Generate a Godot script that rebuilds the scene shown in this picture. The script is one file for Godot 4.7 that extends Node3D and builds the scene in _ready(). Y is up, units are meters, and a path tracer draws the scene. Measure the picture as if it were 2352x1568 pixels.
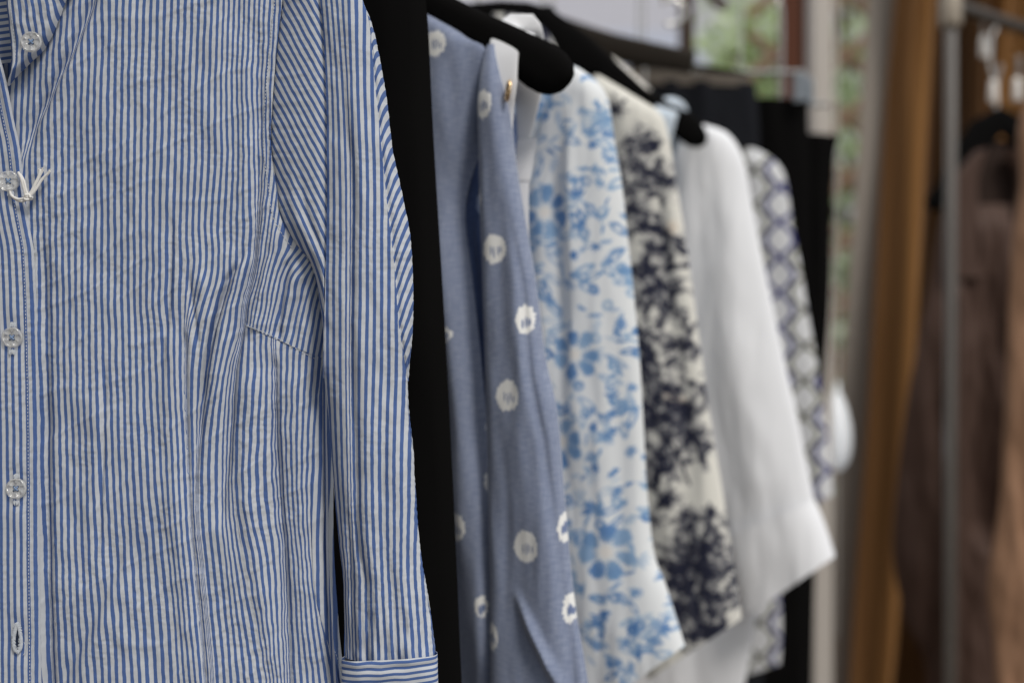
extends Node3D

# ---------------------------------------------------------------- helpers
const U := 0.000245            # drafting unit of the striped shirt's pattern, in metres
var rng := RandomNumberGenerator.new()
var n1 := FastNoiseLite.new()
var n2 := FastNoiseLite.new()
var n3 := FastNoiseLite.new()

func noise_setup(n: FastNoiseLite, s: int, oct: int) -> void:
	n.seed = s
	n.noise_type = FastNoiseLite.TYPE_SIMPLEX_SMOOTH
	n.frequency = 1.0
	n.fractal_type = FastNoiseLite.FRACTAL_FBM if oct > 1 else FastNoiseLite.FRACTAL_NONE
	n.fractal_octaves = oct

func mat(c: Color, rough := 0.9, metal := 0.0, spec := 0.3) -> StandardMaterial3D:
	var m := StandardMaterial3D.new()
	m.albedo_color = c.linear_to_srgb()
	m.roughness = rough
	m.metallic = metal
	m.metallic_specular = spec
	return m

func tag(o: Node3D, label: String, category: String, group := "") -> void:
	o.set_meta("label", label)
	o.set_meta("category", category)
	if group != "":
		o.set_meta("group", group)

func thing(called: String, label: String, category: String, at := Vector3.ZERO, turn := 0.0, group := "") -> Node3D:
	var o := Node3D.new()
	o.name = called
	add_child(o, true)
	o.position = at
	o.rotation.y = turn
	tag(o, label, category, group)
	return o

func fresh() -> Dictionary:
	return {"v": PackedVector3Array(), "n": PackedVector3Array(), "t": PackedVector2Array(), "i": PackedInt32Array()}

# a lattice of nu x nv points, rows running down; front faces the side from which rows run left to right
func lattice(a: Dictionary, p: PackedVector3Array, t: PackedVector2Array, nu: int, nv: int, flip := false) -> void:
	var base: int = a.v.size()
	var nn := PackedVector3Array()
	nn.resize(p.size())
	for j in nv:
		var ja := maxi(j - 1, 0) * nu
		var jb := mini(j + 1, nv - 1) * nu
		for i in nu:
			var du := p[j * nu + mini(i + 1, nu - 1)] - p[j * nu + maxi(i - 1, 0)]
			var dv := p[jb + i] - p[ja + i]
			var n := dv.cross(du)
			if n.length_squared() < 1e-18:
				n = Vector3(0, 0, 1)
			n = n.normalized()
			nn[j * nu + i] = -n if flip else n
	var ix := PackedInt32Array()
	ix.resize((nu - 1) * (nv - 1) * 6)
	var w := 0
	for j in nv - 1:
		for i in nu - 1:
			var q := base + j * nu + i
			if flip:
				ix[w] = q; ix[w + 1] = q + nu; ix[w + 2] = q + 1
				ix[w + 3] = q + 1; ix[w + 4] = q + nu; ix[w + 5] = q + nu + 1
			else:
				ix[w] = q; ix[w + 1] = q + 1; ix[w + 2] = q + nu
				ix[w + 3] = q + 1; ix[w + 4] = q + nu + 1; ix[w + 5] = q + nu
			w += 6
	a.v.append_array(p)
	a.n.append_array(nn)
	a.t.append_array(t)
	a.i.append_array(ix)

func commit(a: Dictionary, called: String, m: Material, parent: Node) -> MeshInstance3D:
	var arr := []
	arr.resize(Mesh.ARRAY_MAX)
	arr[Mesh.ARRAY_VERTEX] = a.v
	arr[Mesh.ARRAY_NORMAL] = a.n
	arr[Mesh.ARRAY_TEX_UV] = a.t
	arr[Mesh.ARRAY_INDEX] = a.i
	var mesh := ArrayMesh.new()
	mesh.add_surface_from_arrays(Mesh.PRIMITIVE_TRIANGLES, arr)
	mesh.surface_set_material(0, m)
	var o := MeshInstance3D.new()
	o.mesh = mesh
	o.name = called
	parent.add_child(o, true)
	return o

# value of a smooth curve through keys [at, value], constant beyond its ends
func curve(keys: Array, at: float) -> float:
	var n := keys.size()
	if at <= keys[0][0]:
		return keys[0][1]
	if at >= keys[n - 1][0]:
		return keys[n - 1][1]
	var k := 0
	while at > keys[k + 1][0]:
		k += 1
	var p: Array = keys[k]
	var q: Array = keys[k + 1]
	var o: Array = keys[maxi(k - 1, 0)]
	var e: Array = keys[mini(k + 2, n - 1)]
	var w: float = q[0] - p[0]
	var t: float = (at - p[0]) / w
	var m0: float = (q[1] - o[1]) / float(q[0] - o[0]) * w
	var m1: float = (e[1] - p[1]) / float(e[0] - p[0]) * w
	var t2 := t * t
	var t3 := t2 * t
	return (2.0 * t3 - 3.0 * t2 + 1.0) * p[1] + (t3 - 2.0 * t2 + t) * m0 + (3.0 * t2 - 2.0 * t3) * q[1] + (t3 - t2) * m1

func smooth(a: float, b: float, x: float) -> float:
	var t := clampf((x - a) / (b - a), 0.0, 1.0)
	return t * t * (3.0 - 2.0 * t)

# a swept bar along a path: sections are ellipses with half sizes rs[k] = Vector2(across, deep)
func sweep(a: Dictionary, path: Array, rs: Array, sides := 12, deep := Vector3(0, 0, 1), cap := true, power := 1.0) -> void:
	var n := path.size()
	var pts := PackedVector3Array()
	var uv := PackedVector2Array()
	var rows := n + (2 if cap else 0)
	var run := 0.0
	for k in rows:
		var q := clampi(k - (1 if cap else 0), 0, n - 1)
		var c: Vector3 = path[q]
		var tan: Vector3 = (path[mini(q + 1, n - 1)] - path[maxi(q - 1, 0)]).normalized()
		var z := (deep - tan * deep.dot(tan))
		if z.length() < 0.01:
			z = Vector3(1, 0, 0) - tan * tan.x
		z = z.normalized()
		var s := tan.cross(z)
		var r: Vector2 = rs[mini(q, rs.size() - 1)]
		if cap and (k == 0 or k == rows - 1):
			r = r * 0.001
		if k > 0 and q > 0:
			run += (path[q] - path[q - 1]).length() if k <= n else 0.0
		for i in sides + 1:
			var f := TAU * i / sides
			var cs := cos(f)
			var sn := sin(f)
			cs = signf(cs) * pow(absf(cs), power)
			sn = signf(sn) * pow(absf(sn), power)
			pts.append(c + s * (cs * r.x) + z * (sn * r.y))
			uv.append(Vector2(float(i) / sides, run))
	lattice(a, pts, uv, sides + 1, rows)

func wire(path: Array, r: float, called: String, m: Material, parent: Node, sides := 8) -> MeshInstance3D:
	var a := fresh()
	sweep(a, path, [Vector2(r, r)], sides)
	return commit(a, called, m, parent)

# catmull-rom through points
func spline(pts: Array, per := 6) -> Array:
	var out := []
	var n := pts.size()
	for k in n - 1:
		for s in per:
			var t := float(s) / per
			out.append(pts[k].cubic_interpolate(pts[k + 1], pts[maxi(k - 1, 0)], pts[mini(k + 2, n - 1)], t))
	out.append(pts[n - 1])
	return out

func box(a: Dictionary, lo: Vector3, hi: Vector3, bev := 0.003) -> void:
	# a box with its four long edges chamfered, long axis y
	var pts := PackedVector3Array()
	var uv := PackedVector2Array()
	var ring := [[lo.x + bev, hi.z], [hi.x - bev, hi.z], [hi.x, hi.z - bev], [hi.x, lo.z + bev], [hi.x - bev, lo.z], [lo.x + bev, lo.z], [lo.x, lo.z + bev], [lo.x, hi.z - bev], [lo.x + bev, hi.z]]
	var mid := (lo + hi) * 0.5
	for r in [[hi.y, 0.0], [hi.y, 1.0], [lo.y, 1.0], [lo.y, 0.0]]:
		for q in ring:
			pts.append(Vector3(mid.x + (q[0] - mid.x) * r[1], r[0], mid.z + (q[1] - mid.z) * r[1]))
			uv.append(Vector2(q[0] + q[1], r[0]))
	var st := SurfaceTool.new()
	st.begin(Mesh.PRIMITIVE_TRIANGLES)
	st.set_smooth_group(-1)
	for j in 3:
		for i in 8:
			var q := j * 9 + i
			for k in [q, q + 1, q + 9, q + 1, q + 10, q + 9]:
				st.set_uv(uv[k])
				st.add_vertex(pts[k])
	st.generate_normals()
	var arr := st.commit_to_arrays()
	var b: int = a.v.size()
	a.v.append_array(arr[Mesh.ARRAY_VERTEX])
	a.n.append_array(arr[Mesh.ARRAY_NORMAL])
	a.t.append_array(arr[Mesh.ARRAY_TEX_UV])
	for k in arr[Mesh.ARRAY_VERTEX].size():
		a.i.append(b + k)

# ---------------------------------------------------------------- hung cloth
# rows: [left, right] edge points of the cloth in its own plane from top to bottom; a closed flat tube of cloth, with folds
# opt: thick, back, z, folds [[ [v, u, height, width], ... ], ...], steps, wave [height, size], uv [u0, v1, w, h], nu, step
func drape(parent: Node, called: String, m: Material, rows: Array, opt := {}) -> MeshInstance3D:
	var thick: float = opt.get("thick", 0.02)
	var back: float = opt.get("back", 0.02)
	var z0: float = opt.get("z", 0.0)
	var nu: int = opt.get("nu", 70)
	var step: float = opt.get("step", 0.006)
	var wave: Array = opt.get("wave", [0.004, 0.08])
	var folds: Array = opt.get("folds", [])
	var steps: Array = opt.get("steps", [])
	var uvm: Array = opt.get("uv", [0.0, 0.0, 1.0, 1.0])
	var hang: float = opt.get("close", 0.05)
	var skew: float = opt.get("skew", 2.5)
	var sd: float = opt.get("seed", 0.0)
	var ls := []
	var rs := []
	var n := rows.size()
	for k in n - 1:
		var longest := maxf((rows[k][0] - rows[k + 1][0]).length(), (rows[k][1] - rows[k + 1][1]).length())
		var cnt := maxi(2, int(longest / step))
		for s in cnt + (1 if k == n - 2 else 0):
			var t := float(s) / cnt
			var ka := maxi(k - 1, 0)
			var kd := mini(k + 2, n - 1)
			ls.append(rows[k][0].cubic_interpolate(rows[k + 1][0], rows[ka][0], rows[kd][0], t))
			rs.append(rows[k][1].cubic_interpolate(rows[k + 1][1], rows[ka][1], rows[kd][1], t))
	var nv := ls.size()
	var front := PackedVector3Array()
	var rear := PackedVector3Array()
	var uv := PackedVector2Array()
	var top: float = maxf(ls[0].y, rs[0].y)
	for j in nv:
		var run := 0.0
		for i in nu:
			var s := float(i) / (nu - 1)
			var p: Vector2 = ls[j].lerp(rs[j], s)
			var e := pow(maxf(0.0, 1.0 - pow(absf(2.0 * s - 1.0), skew)), 0.5)
			e *= sqrt(smooth(-0.002, hang, top - p.y + hang * 0.15)) if hang > 0.0 else 1.0
			var z := thick
			for f in folds:
				var uf := fold_at(f, p.y, 0)
				var w := fold_at(f, p.y, 2)
				var d := (p.x - uf) / w
				if absf(d) < 3.0:
					z += fold_at(f, p.y, 1) * exp(-d * d)
			for f in steps:
				var d := (p.x - fold_at(f, p.y, 0)) / fold_at(f, p.y, 2)
				z += fold_at(f, p.y, 1) * 0.5 * (1.0 + tanh(d))
			z += wave[0] * n2.get_noise_2d(p.x / wave[1] * 1.6 + sd, p.y / wave[1] * 0.35 + sd)
			front.append(Vector3(p.x, p.y, z0 + z * e))
			rear.append(Vector3(p.x, p.y, z0 - back * e))
			uv.append(Vector2((p.x - uvm[0]) / uvm[2], (uvm[1] - p.y) / uvm[3]))
	var a := fresh()
	lattice(a, front, uv, nu, nv)
	lattice(a, rear, uv, nu, nv, true)
	return commit(a, called, m, parent)

# folds are lists of [point, height, width], their points from top to bottom
func fold_at(f: Array, v: float, what: int) -> float:
	var n := f.size()
	if v >= f[0][0].y:
		return f[0][0].x if what == 0 else (f[0][1] * maxf(0.0, 1.0 - (v - f[0][0].y) / 0.05) if what == 1 else f[0][2])
	if v <= f[n - 1][0].y:
		return f[n - 1][0].x if what == 0 else (f[n - 1][1] * maxf(0.0, 1.0 - (f[n - 1][0].y - v) / 0.05) if what == 1 else f[n - 1][2])
	var k := 0
	while v < f[k + 1][0].y:
		k += 1
	var t: float = (f[k][0].y - v) / (f[k][0].y - f[k + 1][0].y)
	if what == 0:
		return cubic_interpolate(f[k][0].x, f[k + 1][0].x, f[maxi(k - 1, 0)][0].x, f[mini(k + 2, n - 1)][0].x, t)
	return lerpf(f[k][what], f[k + 1][what], t)

# ---------------------------------------------------------------- printed cloth
func blob(im: Image, c: Vector2, rx: float, ry: float, ang: float, col: Color, soft := 0.25, hollow := 0.0, rough := 0.0) -> void:
	var r := maxf(rx, ry) * 1.25 + 1.0
	var ca := cos(ang)
	var sa := sin(ang)
	for y in range(maxi(0, int(c.y - r)), mini(im.get_height(), int(c.y + r) + 1)):
		for x in range(maxi(0, int(c.x - r)), mini(im.get_width(), int(c.x + r) + 1)):
			var dx := x - c.x
			var dy := y - c.y
			var p := (dx * ca + dy * sa) / rx
			var q := (-dx * sa + dy * ca) / ry
			var d := sqrt(p * p + q * q)
			if rough > 0.0:
				d += rough * n1.get_noise_2d(x * 0.22, y * 0.22)
			if d > 1.0:
				continue
			var al := smooth(1.0, 1.0 - soft, d) * col.a
			if hollow > 0.0:
				al *= smooth(hollow - soft, hollow, d)
			im.set_pixel(x, y, im.get_pixel(x, y).lerp(Color(col, 1.0), al))

func petal(im: Image, c: Vector2, dir: float, inner: float, length: float, wide: float, col: Color) -> void:
	var mid := c + Vector2.from_angle(dir) * (inner + length * 0.5)
	blob(im, mid, length * 0.5, wide, dir, col, 0.3, 0.0, 0.25)
	blob(im, c + Vector2.from_angle(dir) * (inner + length * 0.68), length * 0.33, wide * 1.15, dir, col, 0.3, 0.0, 0.2)

func ring(im: Image, c: Vector2, r: float, w: float, col: Color, squash := 1.0) -> void:
	for k in int(r * 5.0):
		var f := TAU * k / (r * 5.0)
		var ww := w * (1.0 + 0.25 * sin(f * 3.0 + c.x))
		blob(im, c + Vector2(cos(f) * r * squash, sin(f) * r), ww, ww, 0.0, col, 0.5)

func cloth_mat(im: Image, rough := 0.9) -> StandardMaterial3D:
	var m := mat(Color.WHITE, rough, 0.0, 0.2)
	m.albedo_texture = ImageTexture.create_from_image(im)
	m.rim_enabled = true
	m.rim = 0.15
	return m

# ---------------------------------------------------------------- the striped shirt
# stripe lines of the front: at each height, where stripes number SK run
const SK := [0, 2, 4, 6, 8, 10, 12, 14, 18, 22, 25, 27, 30.5, 32, 35, 38, 40, 42, 46, 49, 51, 53, 55, 58]
const SROWS := [
	[-300, 24.6, 54.8, 85.0, 115.2, 145.4, 175.6, 205.8, 236.0, 297, 358, 404, 436, 487.5, 508, 544, 580, 605, 631, 682, 720, 746, 772, 798, 838],
	[0, 17.6, 47.8, 78.0, 108.2, 138.4, 168.6, 198.8, 229.0, 293, 355, 402, 433, 484.5, 505, 541, 575, 598, 621, 668, 704, 728, 752, 776, 812],
	[90, 17.6, 47.8, 78.0, 108.2, 138.4, 168.6, 198.8, 229.0, 291, 353, 400, 431, 482.5, 503, 538, 572, 595, 617, 664, 700, 724, 748, 772, 808],
	[183, 16.6, 46.8, 77.0, 107.2, 137.4, 167.6, 197.8, 228.0, 289, 350, 397, 428, 479.5, 500, 535, 569, 591, 612, 655, 690, 714, 738, 762, 798],
	[293, 14.6, 44.8, 75.0, 105.2, 135.4, 165.6, 195.8, 226.0, 287, 349, 396, 427, 479.5, 501, 538, 572, 590, 610, 650, 690, 716, 742, 768, 804],
	[366, 14.6, 44.8, 75.0, 105.2, 135.4, 165.6, 195.8, 226.0, 287, 348, 395, 426, 479.0, 501, 539, 575, 594, 611, 655, 705, 735, 762, 790, 826],
	[517, 20, 50, 80, 108, 137, 167, 196, 226, 287, 345, 391, 420, 469.5, 490, 533, 578, 586, 597, 637, 705, 735, 760, 790, 826],
	[560, 20, 50, 80, 109, 137, 167, 196, 226, 287, 345, 390, 421, 471.5, 493, 533, 575, 583, 593, 630, 693, 722, 745, 770, 806],
	[600, 20, 50, 80, 109, 138, 167, 196, 226, 287, 346, 390, 424, 473.0, 494, 532, 572, 580, 588, 622, 662, 699, 722, 745, 780],
	[640, 20, 50, 80, 109, 138, 167, 196, 226, 287, 345, 389, 422, 468, 490, 530, 563, 570, 579, 612, 643, 671, 704, 728, 764],
	[700, 20, 50, 80, 109, 138, 167, 197, 227, 287, 344, 387, 420, 450, 474, 514, 549, 555, 563, 603, 631, 660, 688, 712, 748],
	[760, 20, 51, 81, 110, 139, 168, 198, 229, 289, 349, 392, 419, 432, 460, 500, 543, 549, 556, 590, 618, 646, 676, 703, 740],
	[850, 20, 51, 82, 111, 140, 170, 200, 231, 291, 351, 395, 419.5, 424, 449, 486, 520, 531, 541, 572, 598, 628, 660, 690, 730],
	[1000, 22, 54, 85, 115, 145, 175, 205, 236, 296, 358, 401, 424, 426.5, 446, 458, 505, 520, 535, 570, 598, 628, 660, 690, 730],
	[1150, 24, 56, 88, 118, 149, 179, 210, 241, 303, 370, 409, 432, 434.5, 447, 455, 503, 519, 537, 560, 590, 620, 650, 680, 720],
	[1300, 28, 60, 92, 123, 154, 185, 216, 248, 313, 384, 418, 443, 445.5, 456, 465, 512, 533, 557, 600, 630, 660, 690, 710, 740],
	[1568, 34, 66, 98, 130, 163, 196, 229, 262, 330, 404, 442, 466, 469, 481, 490, 537, 568, 603, 650, 680, 700, 720, 740, 760],
	[2000, 44, 78, 112, 146, 180, 214, 248, 282, 352, 428, 470, 496, 499, 511, 514, 570, 610, 638, 680, 700, 720, 740, 760, 780]]
# below the dart, between waist fold and side seam
const LK := [42, 45, 47.3, 49.6, 51.8, 54.5, 57.6, 60]
const LROWS := [
	[745, 548, 588, 616, 627, 660, 702, 748, 780],
	[800, 546, 589, 618, 628, 660, 700, 745, 778],
	[900, 540, 590, 619, 630, 657, 695, 735, 765],
	[1000, 533, 583, 618, 630, 655, 690, 727, 755],
	[1150, 537, 582, 622, 637, 660, 690, 720, 750],
	[1300, 560, 603, 636, 648, 672, 698, 722, 750],
	[1568, 603, 628, 646, 658, 690, 725, 765, 790],
	[2000, 640, 668, 688, 700, 735, 772, 814, 840]]

func row_at(rows: Array, y: float) -> PackedFloat32Array:
	var n := rows.size()
	var k := 0
	while k < n - 2 and y > rows[k + 1][0]:
		k += 1
	var t := clampf((y - rows[k][0]) / float(rows[k + 1][0] - rows[k][0]), 0.0, 1.0)
	var a: Array = rows[maxi(k - 1, 0)]
	var b: Array = rows[k]
	var c: Array = rows[k + 1]
	var d: Array = rows[mini(k + 2, n - 1)]
	var out := PackedFloat32Array()
	for i in range(1, b.size()):
		# tangents allow for the uneven heights of the rows
		var h: float = c[0] - b[0]
		var m0: float = (c[i] - a[i]) / float(c[0] - a[0]) * h
		var m1: float = (d[i] - b[i]) / float(d[0] - b[0]) * h
		var t2 := t * t
		var t3 := t2 * t
		out.append((2.0 * t3 - 3.0 * t2 + 1.0) * b[i] + (t3 - 2.0 * t2 + t) * m0 + (-2.0 * t3 + 3.0 * t2) * c[i] + (t3 - t2) * m1)
	return out

func stripe(xs: PackedFloat32Array, ks: Array, x: float) -> float:
	var n := xs.size()
	if x <= xs[0]:
		return ks[0] + (x - xs[0]) / 15.0
	for i in n - 1:
		if x < xs[i + 1]:
			return ks[i] + (ks[i + 1] - ks[i]) * (x - xs[i]) / maxf(0.5, xs[i + 1] - xs[i])
	return ks[n - 1] + (x - xs[n - 1]) / 14.0

func wiggle(x: float, y: float) -> float:
	return 1.1 * n1.get_noise_2d(x / 130.0, y / 260.0) + (0.42 + 0.9 * smooth(480.0, 600.0, x) * smooth(760.0, 640.0, x)) * n1.get_noise_2d(x / 40.0 + 50.0, y / 70.0) + 0.5 * n1.get_noise_2d(x / 16.0, y / 26.0 + 30.0)

# folds of the front: [height, place, rise, width] from top to bottom
const FOLDS := [
	[[-200, 270, 0, 12], [-60, 232, -7, 10], [0, 213, -9, 9], [117, 164, -11, 9], [175, 134, -11, 9], [293, 74, -9, 10], [380, 50, 0, 14]],
	[[-60, 205, 3, 18], [0, 186, 5, 18], [117, 138, 7, 18], [175, 108, 6, 18], [290, 50, 0, 16]],
	[[-200, 268, 0, 26], [0, 236, 6, 18], [117, 187, 7, 18], [240, 122, 7, 20], [366, 80, 3, 22], [480, 88, 0, 24]],
	[[540, 565, 0, 9], [600, 545, -8, 9], [640, 520, -15, 8], [690, 505, -17, 7], [760, 485, -18, 7], [850, 466, -17, 7], [950, 458, -11, 8], [1100, 445, -4, 8], [1180, 440, 0, 8]],
	[[540, 590, 0, 20], [640, 546, 8, 18], [760, 512, 9, 20], [850, 494, 8, 20], [1000, 482, 4, 20], [1150, 470, 0, 20]],
	[[740, 424, 0, 7], [790, 421, -8, 7], [1000, 425, -8, 6], [1150, 432, -6, 6], [1300, 444, -5, 6], [1568, 468, -5, 7], [2000, 498, -5, 8]],
	[[740, 395, 0, 22], [850, 390, 5, 22], [1100, 398, 4, 22], [1500, 430, 4, 22]],
	[[590, 436, 0, 7], [650, 432, -4, 6], [700, 440, -5, 6], [770, 448, -4, 6], [830, 455, 0, 6]],
	[[600, 462, 0, 10], [655, 463, 6, 9], [720, 452, 0, 9]],
	[[470, 395, 0, 8], [540, 391, -5, 8], [690, 385, -6, 8], [780, 374, -4, 8], [900, 372, 0, 8]],
	[[20, 582, 0, 10], [150, 588, -5, 10], [300, 588, -6, 11], [450, 586, -7, 11], [517, 582, -9, 10], [600, 574, -12, 10], [680, 558, -13, 10], [760, 549, -12, 9], [850, 533, -12, 9], [950, 526, -12, 9], [1050, 517, -8, 10], [1150, 506, -6, 12], [1240, 508, 0, 12]],
	[[0, 560, 0, 16], [200, 560, 4, 16], [400, 555, 4, 16], [560, 548, 0, 16]],
	[[820, 580, 0, 24], [900, 575, 8, 24], [1100, 560, 8, 26], [1300, 585, 7, 26], [1568, 628, 5, 26]],
	[[800, 622, 0, 10], [850, 624, -9, 9], [1000, 626, -12, 9], [1150, 634, -12, 9], [1300, 646, -11, 9], [1568, 655, -9, 10], [2000, 694, -8, 10]],
	[[830, 680, 4, 30], [1000, 676, 7, 28], [1300, 690, 6, 26], [1568, 712, 4, 26]],
	[[480, 640, 0, 14], [560, 622, 7, 13], [640, 604, 8, 13], [740, 582, 6, 13], [800, 570, 0, 12]],
	[[560, 676, 0, 10], [610, 652, -7, 9], [680, 640, -8, 8], [760, 632, -7, 8], [815, 634, 0, 8]],
	[[570, 700, 0, 10], [620, 676, 6, 12], [700, 652, 6, 12], [790, 640, 2, 12]],
	[[600, 705, 0, 9], [660, 690, -5, 8], [740, 668, -6, 8], [810, 662, 0, 8]],
	[[800, 240, 0, 7], [900, 239, -4, 6], [1000, 237, -5, 5], [1100, 233, -5, 5], [1200, 229, -4, 6], [1320, 215, 0, 8]],
	[[860, 222, 0, 22], [1000, 216, 4, 22], [1200, 208, 3, 22], [1350, 190, 0, 22]],
	[[1180, 300, 0, 16], [1300, 262, -4, 15], [1450, 198, -6, 14], [1568, 140, -5, 14], [1700, 100, 0, 14]],
	[[1180, 330, 0, 20], [1300, 294, 4, 18], [1450, 232, 5, 18], [1568, 175, 4, 18], [1700, 130, 0, 18]],
	[[1120, 385, 0, 14], [1200, 352, -3, 12], [1290, 312, -4, 12], [1380, 275, 0, 12]],
	[[480, 96, 0, 10], [700, 99, -8, 12], [1000, 101, -13, 13], [1300, 104, -16, 14], [1568, 108, -19, 15], [2000, 112, -19, 15]]]

var fold_y := -99999.0
var fold_now := []

func front_z(x: float, y: float) -> float:
	if y != fold_y:
		fold_y = y
		fold_now = []
		for f in FOLDS:
			if y <= f[0][0] or y >= f[-1][0]:
				continue
			var k := 0
			while y > f[k + 1][0]:
				k += 1
			var t: float = (y - f[k][0]) / float(f[k + 1][0] - f[k][0])
			var st := t * t * (3.0 - 2.0 * t)
			var fade := smooth(0.0, 50.0, y - f[0][0]) * smooth(0.0, 60.0, f[-1][0] - y)
			fold_now.append([lerpf(f[k][1], f[k + 1][1], t), fade * lerpf(f[k][2], f[k + 1][2], st), lerpf(f[k][3], f[k + 1][3], t)])
	var z := -58.0 * pow(absf(x - 240.0) / 500.0, 2.2)
	z -= 34.0 * smooth(690.0, 775.0, x)
	for f in fold_now:
		var d: float = (x - f[0]) / f[2]
		if absf(d) < 2.6:
			z += 1.5 * f[1] * exp(-d * d)
	z += 9.0 * n2.get_noise_2d(x / 240.0, y / 420.0) + 3.2 * n2.get_noise_2d(x / 70.0 + 9.0, y / 130.0)
	# slanting drag lines and the pucker of the weave
	var dr := n1.get_noise_2d((x * 0.55 + y) / 120.0 + 7.0, (x - y * 0.55) / 420.0) / 0.16
	z += 1.7 * exp(-dr * dr)
	z += pucker(x, y)
	return z

func pucker(x: float, y: float) -> float:
	var am := 0.45 + 0.55 * smooth(-0.35, 0.5, n1.get_noise_2d(x / 150.0 + 70.0, y / 210.0)) + 0.5 * exp(-pow((x - 590.0) / 50.0, 2.0)) + 0.35 * exp(-pow((x - 90.0) / 40.0, 2.0))
	return 0.75 * am * (0.45 * n1.get_noise_2d(x / 14.0, y / 7.0) + 0.8 * n1.get_noise_2d(x / 34.0 + 3.0, y / 15.0) - 0.9 * exp(-pow(n1.get_noise_2d(x / 44.0 + 31.0, y / 21.0) / 0.13, 2.0)))

func S(x: float, y: float, z: float) -> Vector3:
	return Vector3((x - 35.0) * U, (1980.0 - y) * U, z * U)

# a panel between two edge curves and two end heights (given at its left and right edge)
func shirt_panel(a: Dictionary, le: Callable, re: Callable, top: Array, bottom: Array, cell: float, rows: Array, ks: Array, lift := 0.0) -> void:
	var wide := 0.0
	for q in 5:
		var y := lerpf(top[0], bottom[0], q / 4.0)
		wide = maxf(wide, re.call(y) - le.call(y))
	var nu := int(wide / cell) + 2
	var nv := int((maxf(bottom[0], bottom[1]) - minf(top[0], top[1])) / cell) + 2
	var pts := PackedVector3Array()
	var uv := PackedVector2Array()
	var flat: bool = top[0] == top[1] and bottom[0] == bottom[1]
	var xs: PackedFloat32Array
	for j in nv:
		var t := float(j) / (nv - 1)
		for i in nu:
			var s := float(i) / (nu - 1)
			var y := lerpf(lerpf(top[0], top[1], s), lerpf(bottom[0], bottom[1], s), t)
			if i == 0 or not flat:
				xs = row_at(rows, y)
			var x := lerpf(le.call(y), re.call(y), s)
			pts.append(S(x, y, front_z(x, y) + lift))
			var k := stripe(xs, ks, x + wiggle(x, y)) + 0.1
			if x < 300.0 and y < 470.0:
				k -= 1.6 * (1.0 - 1.0 / (1.0 + exp(-(x - curve(COLLAR_FOLD, y) + wiggle(x, y)) / 3.2))) * smooth(460.0, 330.0, y)
			uv.append(Vector2(k, y / 40.0))
	lattice(a, pts, uv, nu, nv)

const COLLAR_FOLD := [[-300, 300], [0, 213], [117, 164], [175, 134], [293, 74], [366, 50], [440, 30]]
const E_PLACKET := [[-300, -60], [0, -32], [105, -4], [150, 10], [200, 21], [280, 33], [340, 44], [400, 49], [440, 52], [520, 66], [580, 76], [800, 84], [1000, 88], [1300, 90], [1568, 92], [2000, 97]]
const E_FOLD := [[-300, 631], [0, 621], [183, 612], [366, 611], [517, 597], [600, 588], [700, 563], [760, 556], [850, 542], [1000, 535], [1150, 537], [1300, 558], [1568, 603], [2000, 638]]
const E_ARMHOLE := [[-200, 668], [0, 642], [80, 633], [180, 624], [300, 617], [369, 620], [432, 629], [480, 635], [505, 643], [537, 661], [573, 686], [592, 702], [612, 712], [650, 722], [700, 730], [760, 738], [830, 742]]
const E_SIDE := [[745, 742], [828, 736], [849, 732], [959, 722], [1109, 709], [1234, 707], [1384, 717], [1484, 742], [1568, 767], [2000, 840]]
const E_BACK := [[800, 744], [884, 744], [1009, 747], [1084, 749], [1259, 750], [1429, 759], [1568, 772], [2000, 850]]
const E_CREASE := [[-200, 712], [0, 735], [120, 745], [250, 750], [500, 751], [830, 744], [884, 745], [984, 752], [1064, 757], [1164, 764], [1259, 773], [1334, 781], [1434, 784], [1520, 783]]
const E_RIDGE := [[-200, 765], [0, 833], [50, 847], [200, 862], [325, 875], [475, 890], [600, 905], [750, 917], [810, 926], [870, 933]]
const E_OUT := [[-200, 770], [-100, 800], [0, 832], [40, 848], [80, 859], [150, 873], [230, 886], [340, 899], [400, 912], [480, 929], [540, 940], [640, 946], [720, 947], [790, 943], [850, 935], [900, 934], [960, 938], [1030, 946], [1090, 949], [1150, 953], [1215, 957], [1300, 967], [1360, 977], [1420, 986], [1480, 994], [1520, 999]]
const BK := [0, 3, 4, 5, 6, 8, 12, 16]
const BROWS := [
	[-200, 712, 752, 768, 784, 800, 836, 906, 970],
	[0, 735, 772, 785, 799, 815, 850, 920, 985],
	[200, 748, 785, 798, 806, 820, 852, 920, 988],
	[400, 751, 794, 805, 811, 828, 858, 922, 990],
	[800, 750, 795, 803, 808, 825, 858, 924, 990],
	[1050, 756, 797, 805, 810, 824, 853, 918, 985],
	[1250, 772, 800, 808, 816, 830, 857, 918, 980],
	[1330, 780, 802, 810, 822, 836, 860, 918, 980],
	[1520, 783, 806, 814, 824, 840, 868, 930, 992]]

func sleeve_base(y: float) -> float:
	return -2.0 + 10.0 * sin(y / 520.0) - 14.0 * smooth(900, 1500, y)

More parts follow.
